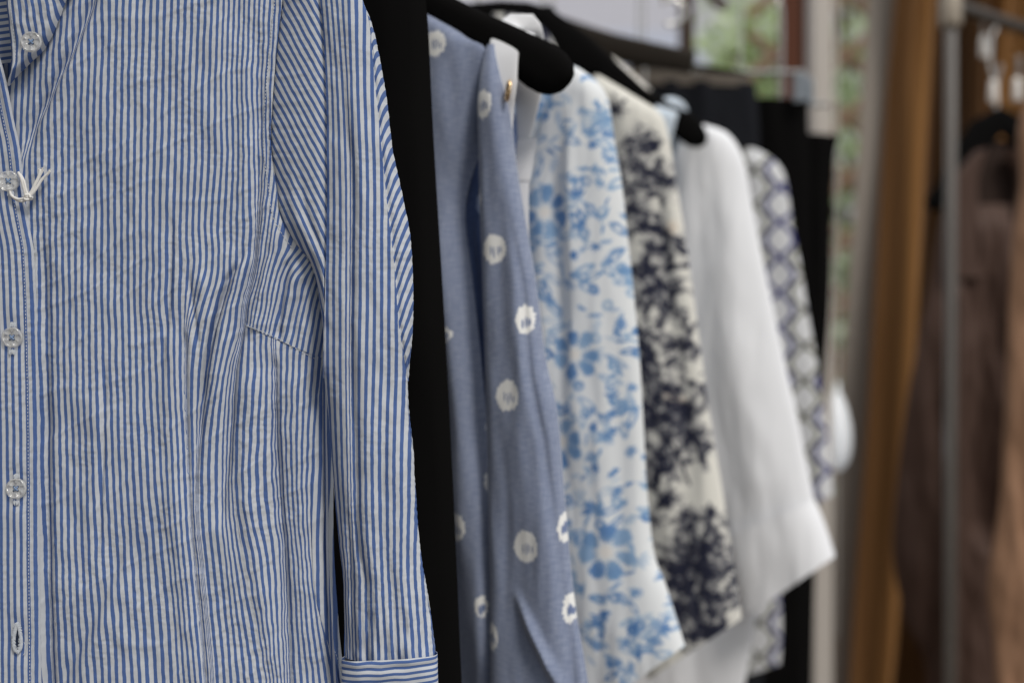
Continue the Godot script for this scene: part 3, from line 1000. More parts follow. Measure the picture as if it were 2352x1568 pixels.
func garments() -> void:
	var black_cloth := mat(Color(0.0062, 0.0060, 0.0060), 0.95, 0.0, 0.05)
	var velvet := mat(Color(0.006, 0.0058, 0.0058), 0.95, 0.0, 0.08)
	var chrome := mat(Color(0.62, 0.61, 0.58), 0.22, 1.0, 0.5)
	var white_cloth := mat(Color(0.80, 0.81, 0.84), 0.9, 0.0, 0.2)
	var warm_white := mat(Color(0.74, 0.71, 0.66), 0.9, 0.0, 0.2)

	# --- black dress behind the striped shirt
	var t := thing("black_dress", "plain black sleeveless dress hanging just behind the striped shirt", "dress", Vector3(-0.2217, 0.0, -0.9659), -0.3979)
	drape(t, "dress", black_cloth, [
		[Vector2(-0.0456, 1.5282), Vector2(0.1669, 1.5049)], [Vector2(-0.0829, 1.5079), Vector2(0.1731, 1.4822)], [Vector2(-0.0905, 1.4780), Vector2(0.1771, 1.4544)], [Vector2(-0.0905, 1.3983), Vector2(0.1810, 1.3827)], [Vector2(-0.0905, 1.2757), Vector2(0.1883, 1.2730)],
		[Vector2(-0.0905, 1.1838), Vector2(0.1932, 1.1911)], [Vector2(-0.0905, 1.0919), Vector2(0.1974, 1.1095)], [Vector2(-0.0905, 1.0000), Vector2(0.2013, 1.0282)], [Vector2(-0.0943, 0.7848), Vector2(0.2109, 0.8397)]],
		{"thick": 0.022, "back": 0.03, "wave": [0.012, 0.12], "nu": 60, "step": 0.012, "z": -0.012})
	t = hanger("hanger", "black velvet hanger inside the plain black dress", Vector3(-0.2217, 0.0, -0.9659), -0.3979, velvet, chrome, [Vector2(-0.0093, 1.5450), Vector2(0.0737, 1.5295), Vector2(0.1260, 1.5150), Vector2(0.1576, 1.5004)], [Vector2(0.014, 0.006), Vector2(0.012, 0.006), Vector2(0.012, 0.006), Vector2(0.01, 0.006)])

	# --- chambray blouse with woven dots
	var im := chambray()
	var o := Vector2(0.0702, 1.5152)
	var far := Vector2(0.2421, 0.9574)
	var wu: float = far.x - o.x
	var hv: float = o.y - far.y
	var px := func(p: Vector2) -> Vector2: return Vector2((p.x - o.x) / wu * im.get_width(), (o.y - p.y) / hv * im.get_height())
	var dot_white := Color(0.93, 0.93, 0.925)
	for d in [[Vector2(0.1130, 1.4584), 27, 27], [Vector2(0.1524, 1.4126), 22, 29], [Vector2(0.1417, 1.3484), 25, 30], [Vector2(0.1597, 1.3135), 27, 30], [Vector2(0.1826, 1.2647), 17, 30], [Vector2(0.1705, 1.2134), 28, 32], [Vector2(0.1198, 1.2549), 17, 13], [Vector2(0.1061, 1.3061), 16, 24],
			[Vector2(0.1276, 1.1206), 22, 30], [Vector2(0.1835, 1.1113), 29, 33], [Vector2(0.2085, 1.1252), 11, 28], [Vector2(0.1564, 1.0475), 16, 28], [Vector2(0.2127, 1.0713), 11, 30], [Vector2(0.1974, 1.0119), 28, 20], [Vector2(0.1461, 1.0666), 12, 22], [Vector2(0.1471, 1.1917), 8, 26], [Vector2(0.1484, 1.1536), 6, 20], [Vector2(0.1051, 0.9815), 26, 28]]:
		var c: Vector2 = px.call(d[0])
		var sx := 0.000335 / wu * im.get_width()
		var sy := 0.00034 / hv * im.get_height()
		blob(im, c, d[1] * sx, d[2] * sy, 0.0, dot_white, 0.12, 0.0, 0.07)
		for k in 22:
			var f := rng.randf() * TAU
			blob(im, c + Vector2(cos(f) * d[1] * sx, sin(f) * d[2] * sy) * rng.randf_range(0.82, 0.95), 1.8 * sx, 3.4 * sx, f + PI / 2, dot_white, 0.4)
		for k in range(-1, 3):
			blob(im, c + Vector2((k * 7.0 + rng.randf_range(-1, 1)) * sx * d[1] / 27.0, (4.0 + rng.randf_range(-4, 4)) * sy), 2.0 * sx, (15.0 - absf(k) * 3.0) * sy, -0.12, Color(0.40, 0.46, 0.61, 0.95), 0.4)
	var m_dot := cloth_mat(im)
	m_dot.rim = 0.7
	var uvd := [o.x, o.y, wu, hv]
	t = thing("dotted_blouse", "sleeveless blue chambray blouse with white fringed dots", "blouse", Vector3(-0.1515, 0.0, -1.0536), -0.3979)
	drape(t, "body", m_dot, [
		[Vector2(-0.0791, 1.5169), Vector2(0.0919, 1.4900)], [Vector2(-0.1070, 1.5061), Vector2(0.1188, 1.4739)], [Vector2(-0.1232, 1.4941), Vector2(0.1407, 1.4610)], [Vector2(-0.1313, 1.4779), Vector2(0.1551, 1.4520)], [Vector2(-0.1354, 1.4477), Vector2(0.1531, 1.4278)], [Vector2(-0.1395, 1.4073), Vector2(0.1424, 1.3918)], [Vector2(-0.1395, 1.3734), Vector2(0.1310, 1.3617)], [Vector2(-0.1395, 1.3463), Vector2(0.1276, 1.3373)],
		[Vector2(-0.1416, 1.3057), Vector2(0.1323, 1.3003)], [Vector2(-0.1437, 1.2446), Vector2(0.1391, 1.2451)], [Vector2(-0.1437, 1.1767), Vector2(0.1451, 1.1840)], [Vector2(-0.1478, 1.0915), Vector2(0.1521, 1.1081)], [Vector2(-0.1519, 0.9721), Vector2(0.1557, 1.0019)], [Vector2(-0.1603, 0.8518), Vector2(0.1590, 0.8959)]],
		{"thick": 0.016, "back": 0.010, "nu": 170, "step": 0.004, "uv": uvd, "wave": [0.008, 0.10], "skew": 14.0, "z": -0.002,
		"folds": [[[Vector2(0.1208, 1.3622), 0.0, 0.010], [Vector2(0.1188, 1.3191), 0.006, 0.010], [Vector2(0.1242, 1.2389), 0.006, 0.010], [Vector2(0.1323, 1.1530), 0.005, 0.012], [Vector2(0.1391, 1.0309), 0.003, 0.012]],
			[[Vector2(0.1051, 1.3071), -0.002, 0.016], [Vector2(0.1154, 1.0906), -0.014, 0.022], [Vector2(0.1222, 0.9678), -0.016, 0.025]]]})
	var m_dot_shaded: StandardMaterial3D = m_dot.duplicate()
	m_dot_shaded.albedo_color = Color(0.78, 0.86, 1.0)  # bluer, darker tint puts the shade of the recess into the cloth colour
	drape(t, "shaded_inner_panel", m_dot_shaded, [
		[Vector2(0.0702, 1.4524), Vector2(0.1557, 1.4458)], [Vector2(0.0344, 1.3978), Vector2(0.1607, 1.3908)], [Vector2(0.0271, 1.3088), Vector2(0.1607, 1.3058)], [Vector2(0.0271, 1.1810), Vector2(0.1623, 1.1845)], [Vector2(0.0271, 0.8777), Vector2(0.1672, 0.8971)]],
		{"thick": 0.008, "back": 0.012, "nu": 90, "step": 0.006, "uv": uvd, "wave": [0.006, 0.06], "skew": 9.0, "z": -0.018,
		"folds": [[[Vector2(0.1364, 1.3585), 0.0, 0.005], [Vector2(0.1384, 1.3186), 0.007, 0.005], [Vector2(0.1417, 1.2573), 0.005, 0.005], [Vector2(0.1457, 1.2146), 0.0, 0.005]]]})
	drape(t, "side_panel", m_dot, [
		[Vector2(0.1504, 1.4548), Vector2(0.1564, 1.4552)], [Vector2(0.1464, 1.4343), Vector2(0.1623, 1.4338)], [Vector2(0.1451, 1.4100), Vector2(0.1659, 1.4163)], [Vector2(0.1451, 1.3734), Vector2(0.1705, 1.3752)], [Vector2(0.1457, 1.3367), Vector2(0.1774, 1.3356)], [Vector2(0.1474, 1.2909), Vector2(0.1858, 1.2903)], [Vector2(0.1491, 1.2390), Vector2(0.1929, 1.2392)], [Vector2(0.1504, 1.1842), Vector2(0.2019, 1.2004)],
		[Vector2(0.1517, 1.1233), Vector2(0.2079, 1.1350)], [Vector2(0.1527, 1.0625), Vector2(0.2146, 1.0729)], [Vector2(0.1531, 1.0016), Vector2(0.2253, 1.0116)], [Vector2(0.1524, 0.8950), Vector2(0.2359, 0.9124)]],
		{"thick": 0.014, "back": 0.012, "nu": 60, "step": 0.004, "uv": uvd, "z": 0.010, "wave": [0.004, 0.08], "skew": 3.0,
		"folds": [[[Vector2(0.1708, 1.3419), 0.0, 0.003], [Vector2(0.1800, 1.2904), -0.003, 0.003], [Vector2(0.1861, 1.2302), -0.003, 0.003], [Vector2(0.1955, 1.1853), -0.003, 0.003], [Vector2(0.2082, 1.0904), -0.003, 0.003], [Vector2(0.2171, 1.0078), -0.003, 0.003]],
			[[Vector2(0.1754, 1.0822), 0.0, 0.004], [Vector2(0.1868, 1.0590), 0.006, 0.004], [Vector2(0.2012, 1.0332), 0.007, 0.004], [Vector2(0.2139, 1.0075), 0.003, 0.005]],
			[[Vector2(0.1607, 1.4121), 0.0, 0.01], [Vector2(0.1623, 1.3058), -0.003, 0.012], [Vector2(0.1656, 1.1846), -0.004, 0.012], [Vector2(0.1689, 1.0637), -0.004, 0.012]]]})
	hanger("hanger", "wide black velvet hanger whose rounded end shows beside the dotted blouse", Vector3(-0.1515, 0.0, -1.0536), -0.3979, velvet, chrome,
		[Vector2(-0.0556, 1.5327), Vector2(-0.0024, 1.5192), Vector2(0.0524, 1.5050), Vector2(0.1051, 1.4881), Vector2(0.1323, 1.4715), Vector2(0.1557, 1.4586), Vector2(0.1738, 1.4481), Vector2(0.1852, 1.4406), Vector2(0.1942, 1.4345), Vector2(0.1993, 1.4299), Vector2(0.2019, 1.4268), Vector2(0.2035, 1.4249)],
		[Vector2(0.016, 0.008), Vector2(0.012, 0.008), Vector2(0.012, 0.009), Vector2(0.012, 0.010), Vector2(0.013, 0.010), Vector2(0.0145, 0.011), Vector2(0.0158, 0.012), Vector2(0.0172, 0.012), Vector2(0.0165, 0.011), Vector2(0.0140, 0.009), Vector2(0.0105, 0.007), Vector2(0.006, 0.004)])
	# --- white camisole on the same hanger: strap over the arm, gold slider
	t = thing("camisole", "white camisole with a gold strap slider, looped over the velvet hanger", "camisole", Vector3(-0.1513, 0.0, -1.0586), -0.3979)
	var strap := []
	var sec := []
	for q in [[Vector2(0.1642, 1.3852), 0.010, 0.004], [Vector2(0.1661, 1.4080), 0.014, 0.005], [Vector2(0.1675, 1.4261), 0.018, 0.0075], [Vector2(0.1655, 1.4476), 0.017, 0.0110], [Vector2(0.1684, 1.4641), 0.009, 0.0150], [Vector2(0.1694, 1.4661), -0.004, 0.0150], [Vector2(0.1694, 1.4488), -0.017, 0.013], [Vector2(0.1688, 1.4276), -0.018, 0.0105], [Vector2(0.1668, 1.4094), -0.018, 0.008], [Vector2(0.1628, 1.3838), -0.018, 0.004]]:
		strap.append(Vector3(q[0].x, q[0].y, q[1]))
		sec.append(Vector3(q[2], 0.0013, 0.0))
	strap = spline(strap, 8)
	sec = spline(sec, 8).map(func(v): return Vector2(v.x, 0.0013))
	var a := fresh()
	sweep(a, strap, sec, 14, Vector3(0.12, 0.25, 1), true, 0.6)
	commit(a, "strap", white_cloth, t)
	drape(t, "body", white_cloth, [[Vector2(0.0977, 1.3919), Vector2(0.1770, 1.3937)], [Vector2(-0.0034, 1.3681), Vector2(0.1721, 1.3666)], [Vector2(-0.1126, 1.3391), Vector2(0.1704, 1.3363)], [Vector2(-0.1126, 1.1096), Vector2(0.1753, 1.1238)], [Vector2(-0.1126, 0.9409), Vector2(0.1786, 0.9726)]], {"z": -0.016, "thick": 0.008, "back": 0.01, "nu": 40, "step": 0.015})
	a = fresh()
	var gp := Vector2(0.1717, 1.4207)
	var path := []
	for k in 25:
		var f := TAU * k / 24.0
		path.append(Vector3(gp.x + 0.0022 * cos(f) + 0.001 * sin(f), gp.y + 0.0065 * sin(f), 0.025 + 0.003 * cos(f)))
	sweep(a, path, [Vector2(0.0013, 0.0013)], 8, Vector3(0, 0, 1), false)
	commit(a, "slider", mat(Color(0.85, 0.60, 0.34), 0.2, 1.0), t)

	# --- pale blouse with light blue flowers
	o = Vector2(0.0961, 1.4984)
	far = Vector2(0.2713, 0.9364)
	wu = far.x - o.x
	hv = o.y - far.y
	var fw := int(wu * 2000.0)
	var fh := int(hv * 2000.0)
	im = Image.create(fw, fh, false, Image.FORMAT_RGB8)
	im.fill(Color(0.87, 0.88, 0.89))
	var k1 := 0.000385 * 2000.0
	var blues := [Color(0.45, 0.59, 0.75), Color(0.39, 0.54, 0.73), Color(0.53, 0.65, 0.78), Color(0.31, 0.47, 0.68)]
	for k in 1050:
		var c := Vector2(rng.randf() * fw, rng.randf() * fh)
		var ang := rng.randf() * TAU
		var col: Color = blues[rng.randi() % 4]
		col.a = rng.randf_range(0.35, 0.95)
		var kind := rng.randi() % 8
		if kind < 3:
			blob(im, c, rng.randf_range(11, 21) * k1, rng.randf_range(3.6, 6) * k1, ang, col, 0.4, 0.0, 0.35)
		elif kind < 5:
			blob(im, c, rng.randf_range(20, 32) * k1, rng.randf_range(7, 11) * k1, ang, col, 0.3, 0.55, 0.15)
		elif kind == 5:
			blob(im, c, 14 * k1, 12 * k1, ang, col, 0.3, 0.5)
		elif kind == 6:
			for q in 4:
				blob(im, c + Vector2.from_angle(ang + q * 0.5) * 16 * k1, 12 * k1, 3.6 * k1, ang + q * 0.5, col, 0.5)
		else:
			blob(im, c, rng.randf_range(10, 15) * k1, rng.randf_range(8, 12) * k1, ang, col, 0.35, 0.0, 0.5)
	for f in [[Vector2(0.1436, 1.3544), 1.0, 0.3], [Vector2(0.1713, 1.2401), 0.95, 0.9], [Vector2(0.1963, 1.0835), 1.1, 0.2], [Vector2(0.1581, 1.1696), 0.95, 0.6], [Vector2(0.1371, 1.4413), 0.7, 0.1], [Vector2(0.1993, 0.9426), 1.0, 0.4], [Vector2(0.2212, 1.3071), 0.8, 0.5], [Vector2(0.2500, 1.1755), 1.0, 0.0], [Vector2(0.2607, 1.0555), 1.0, 0.0]]:
		var c := Vector2((f[0].x - o.x) / wu * fw, (o.y - f[0].y) / hv * fh)
		f[1] *= 0.78
		blob(im, c, 62 * f[1] * k1, 62 * f[1] * k1, 0.0, Color(0.87, 0.88, 0.89), 0.3)
		for q in 7:
			var col: Color = blues[(q + int(c.x)) % 3]
			petal(im, c, f[2] + TAU * q / 7.0 + rng.randf_range(-0.12, 0.12), 20 * f[1] * k1, rng.randf_range(46, 58) * f[1] * k1, rng.randf_range(17, 22) * f[1] * k1, Color(col, 0.88))
		blob(im, c, 17 * f[1] * k1, 17 * f[1] * k1, 0.0, Color(0.90, 0.89, 0.87), 0.3)
	var m_flo := cloth_mat(im)
	var uvf := [o.x, o.y, wu, hv]
	t = thing("flowered_blouse", "white blouse printed with light blue flowers, between the dotted blouse and the palm print", "blouse", Vector3(-0.0981, 0.0, -1.2236), -0.3979)
	drape(t, "body", m_flo, [[Vector2(-0.0060, 1.5105), Vector2(0.1543, 1.4759)], [Vector2(-0.0401, 1.4943), Vector2(0.1732, 1.4621)], [Vector2(-0.0575, 1.4537), Vector2(0.1826, 1.4349)], [Vector2(-0.0662, 1.3204), Vector2(0.1863, 1.3149)], [Vector2(-0.0750, 1.0905), Vector2(0.1919, 1.1036)], [Vector2(-0.0794, 0.8599), Vector2(0.1993, 0.8934)]],
		{"z": -0.012, "thick": 0.014, "back": 0.02, "nu": 80, "step": 0.008, "uv": uvf, "folds": [[[Vector2(0.1428, 1.4589), -0.01, 0.012], [Vector2(0.1313, 1.3879), -0.012, 0.014], [Vector2(0.1274, 1.2802), -0.006, 0.015]]]})
	drape(t, "sleeve", m_flo, [[Vector2(0.1562, 1.4764), Vector2(0.1657, 1.4729)], [Vector2(0.1486, 1.4638), Vector2(0.1814, 1.4611)], [Vector2(0.1398, 1.4412), Vector2(0.1919, 1.4442)], [Vector2(0.1313, 1.4130), Vector2(0.1967, 1.4147)], [Vector2(0.1216, 1.3775), Vector2(0.2037, 1.3758)], [Vector2(0.1177, 1.3308), Vector2(0.2092, 1.3301)], [Vector2(0.1204, 1.2803), Vector2(0.2147, 1.2793)], [Vector2(0.1255, 1.2263), Vector2(0.2194, 1.2270)],
		[Vector2(0.1332, 1.1725), Vector2(0.2223, 1.1748)], [Vector2(0.1409, 1.1190), Vector2(0.2252, 1.1262)], [Vector2(0.1486, 1.0658), Vector2(0.2307, 1.0813)], [Vector2(0.1543, 1.0163), Vector2(0.2407, 1.0559)], [Vector2(0.1694, 0.9430), Vector2(0.2561, 1.0104)]],
		{"z": 0.004, "thick": 0.020, "back": 0.018, "nu": 70, "step": 0.005, "uv": uvf, "close": 0.03, "wave": [0.004, 0.07],
		"folds": [[[Vector2(0.1687, 1.4429), 0.0, 0.006], [Vector2(0.1657, 1.3792), 0.006, 0.008], [Vector2(0.1675, 1.2798), 0.005, 0.009], [Vector2(0.1713, 1.1735), 0.004, 0.01]], [[Vector2(0.1581, 1.4222), 0.0, 0.006], [Vector2(0.1562, 1.3511), -0.006, 0.008], [Vector2(0.1588, 1.2443), -0.005, 0.009]], [[Vector2(0.1993, 1.2795), 0.0, 0.01], [Vector2(0.2048, 1.1743), -0.005, 0.012], [Vector2(0.2103, 1.0696), -0.005, 0.012]]]})

	# --- cream shirt with navy palm print
	o = Vector2(0.0929, 1.5321)
	far = Vector2(0.2982, 0.9393)
	wu = far.x - o.x
	hv = o.y - far.y
	var kx := 2000.0
	var ky := 2000.0
	fw = int(wu * kx)
	fh = int(hv * ky)
	im = Image.create(fw, fh, false, Image.FORMAT_RGB8)
	im.fill(Color(0.85, 0.84, 0.81))
	var navy := Color(0.10, 0.11, 0.18)
	var mk := 0.000435 * kx
	for k in 16:
		var c := Vector2(rng.randf() * fw, rng.randf() * fh)
		blob(im, c, rng.randf_range(16, 34), rng.randf_range(12, 24), rng.randf() * 3.0, Color(0.87, 0.79, 0.70, 0.5), 0.7)
	var dens := Image.create(fw, fh, false, Image.FORMAT_RF)
	for f in [[Vector2(0.1706, 1.4158), 46], [Vector2(0.1900, 1.4004), 34], [Vector2(0.1649, 1.3807), 36], [Vector2(0.1814, 1.3594), 46], [Vector2(0.2007, 1.3423), 30], [Vector2(0.1771, 1.3180), 46], [Vector2(0.1943, 1.3012), 44], [Vector2(0.1719, 1.2890), 30], [Vector2(0.2071, 1.2763), 30], [Vector2(0.1835, 1.2475), 46], [Vector2(0.2177, 1.2434), 34], [Vector2(0.1771, 1.2268), 34], [Vector2(0.1964, 1.2021), 62], [Vector2(0.1814, 1.1771), 50], [Vector2(0.2092, 1.1818), 46], [Vector2(0.1900, 1.1442), 44], [Vector2(0.1814, 1.1232), 30],
			[Vector2(0.2071, 1.1365), 30], [Vector2(0.2282, 1.1576), 34], [Vector2(0.2007, 1.1033), 26], [Vector2(0.2240, 1.0879), 30], [Vector2(0.2324, 1.0598), 50], [Vector2(0.2135, 1.0505), 40], [Vector2(0.2408, 1.0399), 44], [Vector2(0.2198, 1.0263), 46], [Vector2(0.2113, 1.0134), 50], [Vector2(0.2491, 1.0119), 44], [Vector2(0.2324, 0.9985), 44], [Vector2(0.2240, 0.9815), 40], [Vector2(0.1814, 1.0818), 34], [Vector2(0.1727, 1.4427), 30], [Vector2(0.1509, 1.4690), 22], [Vector2(0.2615, 1.0816), 40], [Vector2(0.2449, 1.2028), 40], [Vector2(0.2324, 1.3251), 40], [Vector2(0.2198, 1.3991), 40]]:
		var c := Vector2((f[0].x - o.x) * kx, (o.y - f[0].y) * ky)
		blob(dens, c, f[1] * mk * 1.5, f[1] * mk * 1.7, rng.randf() * 3.0, Color(1, 1, 1, 0.9), 0.95)
		for q in 4:
			var ang := rng.randf() * TAU
			blob(dens, c + Vector2.from_angle(ang) * f[1] * mk * 1.2, f[1] * mk * 0.9, f[1] * mk * 0.3, ang, Color(1, 1, 1, 0.75), 0.9)
	for y in fh:
		for x in fw:
			var dn := dens.get_pixel(x, y).r
			if dn < 0.04:
				continue
			var turn := 3.2 * n1.get_noise_2d(x * 0.012 + 60.0, y * 0.012)
			var ct := cos(turn)
			var st := sin(turn)
			var hatch := n1.get_noise_2d((x * ct + y * st) * 0.26, (y * ct - x * st) * 0.045)
			var fine := n1.get_noise_2d(x * 0.07 + 200.0, y * 0.07)
			var ink := smooth(-0.02, 0.14, dn * 0.85 - 0.45 + 0.42 * hatch + 0.26 * fine + 0.30 * n1.get_noise_2d(x * 0.028 + 400.0, y * 0.028))
			im.set_pixel(x, y, im.get_pixel(x, y).lerp(navy, ink * 0.92))
	for f in [[Vector2(0.2007, 1.1610), Vector2(0.2240, 1.1166)], [Vector2(0.1814, 1.2227), Vector2(0.1771, 1.1604)], [Vector2(0.2408, 1.1009), Vector2(0.2282, 1.0268)]]:
		for q in 40:
			var p: Vector2 = f[0].lerp(f[1], q / 40.0)
			blob(im, Vector2((p.x - o.x) * kx + 4.0 * sin(q * 0.12), (o.y - p.y) * ky), 3.0, 4.0, 0.0, Color(navy, 0.9), 0.5)
	var m_nav := cloth_mat(im)
	var uvn := [o.x, o.y, wu, hv]
	t = thing("palm_shirt", "cream shirt with a dark navy palm print and slanting sleeve hem", "shirt", Vector3(-0.0330, 0.0, -1.4236), -0.3979)
	drape(t, "body", m_nav, [[Vector2(0.0236, 1.5592), Vector2(0.1065, 1.5268)], [Vector2(-0.0242, 1.5413), Vector2(0.1377, 1.4992)], [Vector2(-0.0583, 1.4864), Vector2(0.1597, 1.4684)], [Vector2(-0.0682, 1.3317), Vector2(0.1619, 1.3267)], [Vector2(-0.0732, 1.0651), Vector2(0.1619, 1.0767)], [Vector2(-0.0782, 0.8423), Vector2(0.1553, 0.8677)]],
		{"z": -0.014, "thick": 0.012, "back": 0.02, "nu": 50, "step": 0.01, "uv": uvn})
	drape(t, "sleeve", m_nav, [[Vector2(0.1253, 1.5076), Vector2(0.1342, 1.5036)], [Vector2(0.1155, 1.4902), Vector2(0.1597, 1.4876)], [Vector2(0.1155, 1.4670), Vector2(0.1883, 1.4675)], [Vector2(0.1222, 1.4455), Vector2(0.1973, 1.4475)], [Vector2(0.1311, 1.4072), Vector2(0.2041, 1.4081)], [Vector2(0.1355, 1.3566), Vector2(0.2126, 1.3584)], [Vector2(0.1377, 1.3020), Vector2(0.2206, 1.3049)], [Vector2(0.1421, 1.2391), Vector2(0.2291, 1.2435)],
		[Vector2(0.1465, 1.1764), Vector2(0.2378, 1.1823)], [Vector2(0.1553, 1.1098), Vector2(0.2483, 1.1216)], [Vector2(0.1641, 1.0435), Vector2(0.2582, 1.0612)], [Vector2(0.1727, 0.9859), Vector2(0.2644, 1.0211)], [Vector2(0.1771, 0.9281), Vector2(0.2681, 0.9939)]],
		{"z": 0.004, "thick": 0.018, "back": 0.018, "nu": 60, "step": 0.006, "uv": uvn, "close": 0.03, "folds": [[[Vector2(0.1900, 1.4500), 0.0, 0.008], [Vector2(0.1943, 1.3672), -0.007, 0.008], [Vector2(0.2071, 1.2434), -0.006, 0.010], [Vector2(0.2240, 1.1207), -0.004, 0.010]]]})
	drape(t, "collar", m_nav, [[Vector2(0.0236, 1.5722), Vector2(0.0637, 1.5652)], [Vector2(0.0292, 1.5565), Vector2(0.0838, 1.5464)], [Vector2(0.0540, 1.5386), Vector2(0.0929, 1.5287)], [Vector2(0.0793, 1.5203), Vector2(0.0984, 1.5155)]], {"z": 0.022, "thick": 0.008, "back": 0.008, "nu": 30, "step": 0.005, "uv": [o.x + Vector2(0.0563, 1.5521).x - Vector2(0.1964, 1.1898).x, o.y + Vector2(0.0563, 1.5521).y - Vector2(0.1964, 1.1898).y, wu, hv], "close": 0.02})
	hanger("hanger", "black velvet hanger with a stepped neck above the printed shirts", Vector3(-0.0330, 0.0, -1.4236), -0.3979, velvet, chrome,
		[Vector2(0.0236, 1.5756), Vector2(0.0493, 1.5707), Vector2(0.0678, 1.5631), Vector2(0.0815, 1.5457), Vector2(0.1065, 1.5289), Vector2(0.1465, 1.5036), Vector2(0.1814, 1.4770)],
		[Vector2(0.013, 0.008), Vector2(0.014, 0.008), Vector2(0.016, 0.009), Vector2(0.022, 0.009), Vector2(0.020, 0.009), Vector2(0.010, 0.008), Vector2(0.005, 0.006)])

	# --- wooden hanger end, dark brown, behind
	hanger("wooden_hanger", "flat dark brown hanger with a square-cut end, above the white collar", Vector3(0.0541, 0.0, -1.8736), -0.3979, mat(Color(0.020, 0.0155, 0.011), 0.6), chrome,
		[Vector2(0.0023, 1.6639), Vector2(0.0243, 1.6529), Vector2(0.0785, 1.6314), Vector2(0.1372, 1.6161), Vector2(0.1718, 1.6074), Vector2(0.1877, 1.6034), Vector2(0.1900, 1.6029)], [Vector2(0.016, 0.006), Vector2(0.018, 0.007), Vector2(0.0185, 0.007), Vector2(0.0165, 0.007), Vector2(0.015, 0.007), Vector2(0.0145, 0.007), Vector2(0.013, 0.006)])

	# --- white shirt
	t = thing("white_shirt", "plain white shirt with a wide turned-back cuff on its sleeve", "shirt", Vector3(0.0766, 0.0, -1.6736), -0.3979)
	drape(t, "body", white_cloth, [[Vector2(0.0133, 1.5891), Vector2(0.0402, 1.5819)], [Vector2(-0.0140, 1.5502), Vector2(0.1242, 1.5008)], [Vector2(-0.0360, 1.4845), Vector2(0.1649, 1.4688)], [Vector2(-0.0471, 1.2935), Vector2(0.1750, 1.2913)], [Vector2(-0.0527, 1.0861), Vector2(0.1950, 1.0954)], [Vector2(-0.0583, 0.9821), Vector2(0.2108, 0.9839)], [Vector2(-0.0611, 0.8884), Vector2(0.2069, 0.9154)], [Vector2(-0.0639, 0.7738), Vector2(0.1900, 0.8307)], [Vector2(-0.0639, 0.6698), Vector2(0.1649, 0.7001)]],
		{"z": -0.016, "thick": 0.012, "back": 0.025, "nu": 60, "step": 0.01})
	drape(t, "sleeve", white_cloth, [[Vector2(0.1319, 1.5043), Vector2(0.1558, 1.4949)], [Vector2(0.1113, 1.4766), Vector2(0.1790, 1.4862)], [Vector2(0.1035, 1.4470), Vector2(0.1940, 1.4682)], [Vector2(0.1061, 1.4169), Vector2(0.2029, 1.4448)], [Vector2(0.1113, 1.3818), Vector2(0.2093, 1.4080)], [Vector2(0.1180, 1.3417), Vector2(0.2187, 1.3590)], [Vector2(0.1242, 1.2918), Vector2(0.2310, 1.3004)], [Vector2(0.1319, 1.2222), Vector2(0.2456, 1.2326)],
		[Vector2(0.1447, 1.1529), Vector2(0.2601, 1.1701)], [Vector2(0.1599, 1.0842), Vector2(0.2706, 1.1175)], [Vector2(0.1775, 1.0162), Vector2(0.2807, 1.0699)]],
		{"z": 0.004, "thick": 0.022, "back": 0.02, "nu": 60, "step": 0.006, "close": 0.03, "wave": [0.0025, 0.06], "folds": [[[Vector2(0.1649, 1.4294), 0.0, 0.012], [Vector2(0.1548, 1.3409), -0.0035, 0.014], [Vector2(0.1649, 1.1928), -0.003, 0.018], [Vector2(0.1900, 1.0707), -0.002, 0.018]], [[Vector2(0.1900, 1.3891), 0.004, 0.014], [Vector2(0.1950, 1.2422), 0.007, 0.02], [Vector2(0.2197, 1.0963), 0.005, 0.02]]]})
	drape(t, "cuff", white_cloth, [[Vector2(0.1725, 1.0282), Vector2(0.2797, 1.0765)], [Vector2(0.1790, 1.0015), Vector2(0.2887, 1.0559)], [Vector2(0.1890, 0.9678), Vector2(0.2977, 1.0301)], [Vector2(0.1960, 0.9370), Vector2(0.3020, 1.0156)]],
		{"z": 0.005, "thick": 0.031, "back": 0.026, "nu": 50, "step": 0.005, "close": 0.0, "wave": [0.006, 0.10]})
	drape(t, "collar", warm_white, [[Vector2(0.0327, 1.5724), Vector2(0.0360, 1.5833)], [Vector2(0.0498, 1.5559), Vector2(0.0536, 1.5748)], [Vector2(0.0732, 1.5371), Vector2(0.0800, 1.5517)], [Vector2(0.0973, 1.5174), Vector2(0.1087, 1.5237)]], {"z": 0.016, "thick": 0.006, "back": 0.006, "nu": 16, "step": 0.004, "close": 0.0})
	hanger("hanger", "black velvet hanger whose rounded end shows above the plain white shirt", Vector3(0.0350, 0.0, -1.6336), -0.3979, velvet, chrome,
		[Vector2(0.0022, 1.6269), Vector2(0.0447, 1.5785), Vector2(0.0812, 1.5462), Vector2(0.1222, 1.5210), Vector2(0.1474, 1.5019), Vector2(0.1653, 1.4898), Vector2(0.1762, 1.4810), Vector2(0.1831, 1.4729), Vector2(0.1871, 1.4679), Vector2(0.1885, 1.4650)],
		[Vector2(0.012, 0.007), Vector2(0.011, 0.008), Vector2(0.010, 0.008), Vector2(0.011, 0.009), Vector2(0.013, 0.010), Vector2(0.0155, 0.010), Vector2(0.0155, 0.010), Vector2(0.013, 0.008), Vector2(0.009, 0.006), Vector2(0.005, 0.004)])
	t = thing("strap_top", "pale blue top whose wide strap loops over the hanger by the white shirt", "top", Vector3(0.0350, 0.0, -1.6336), -0.3979)
	var q0 := Vector2(0.1524, 1.5074)
	var q1 := Vector2(0.1464, 1.4836)
	var q2 := Vector2(0.1384, 1.4551)
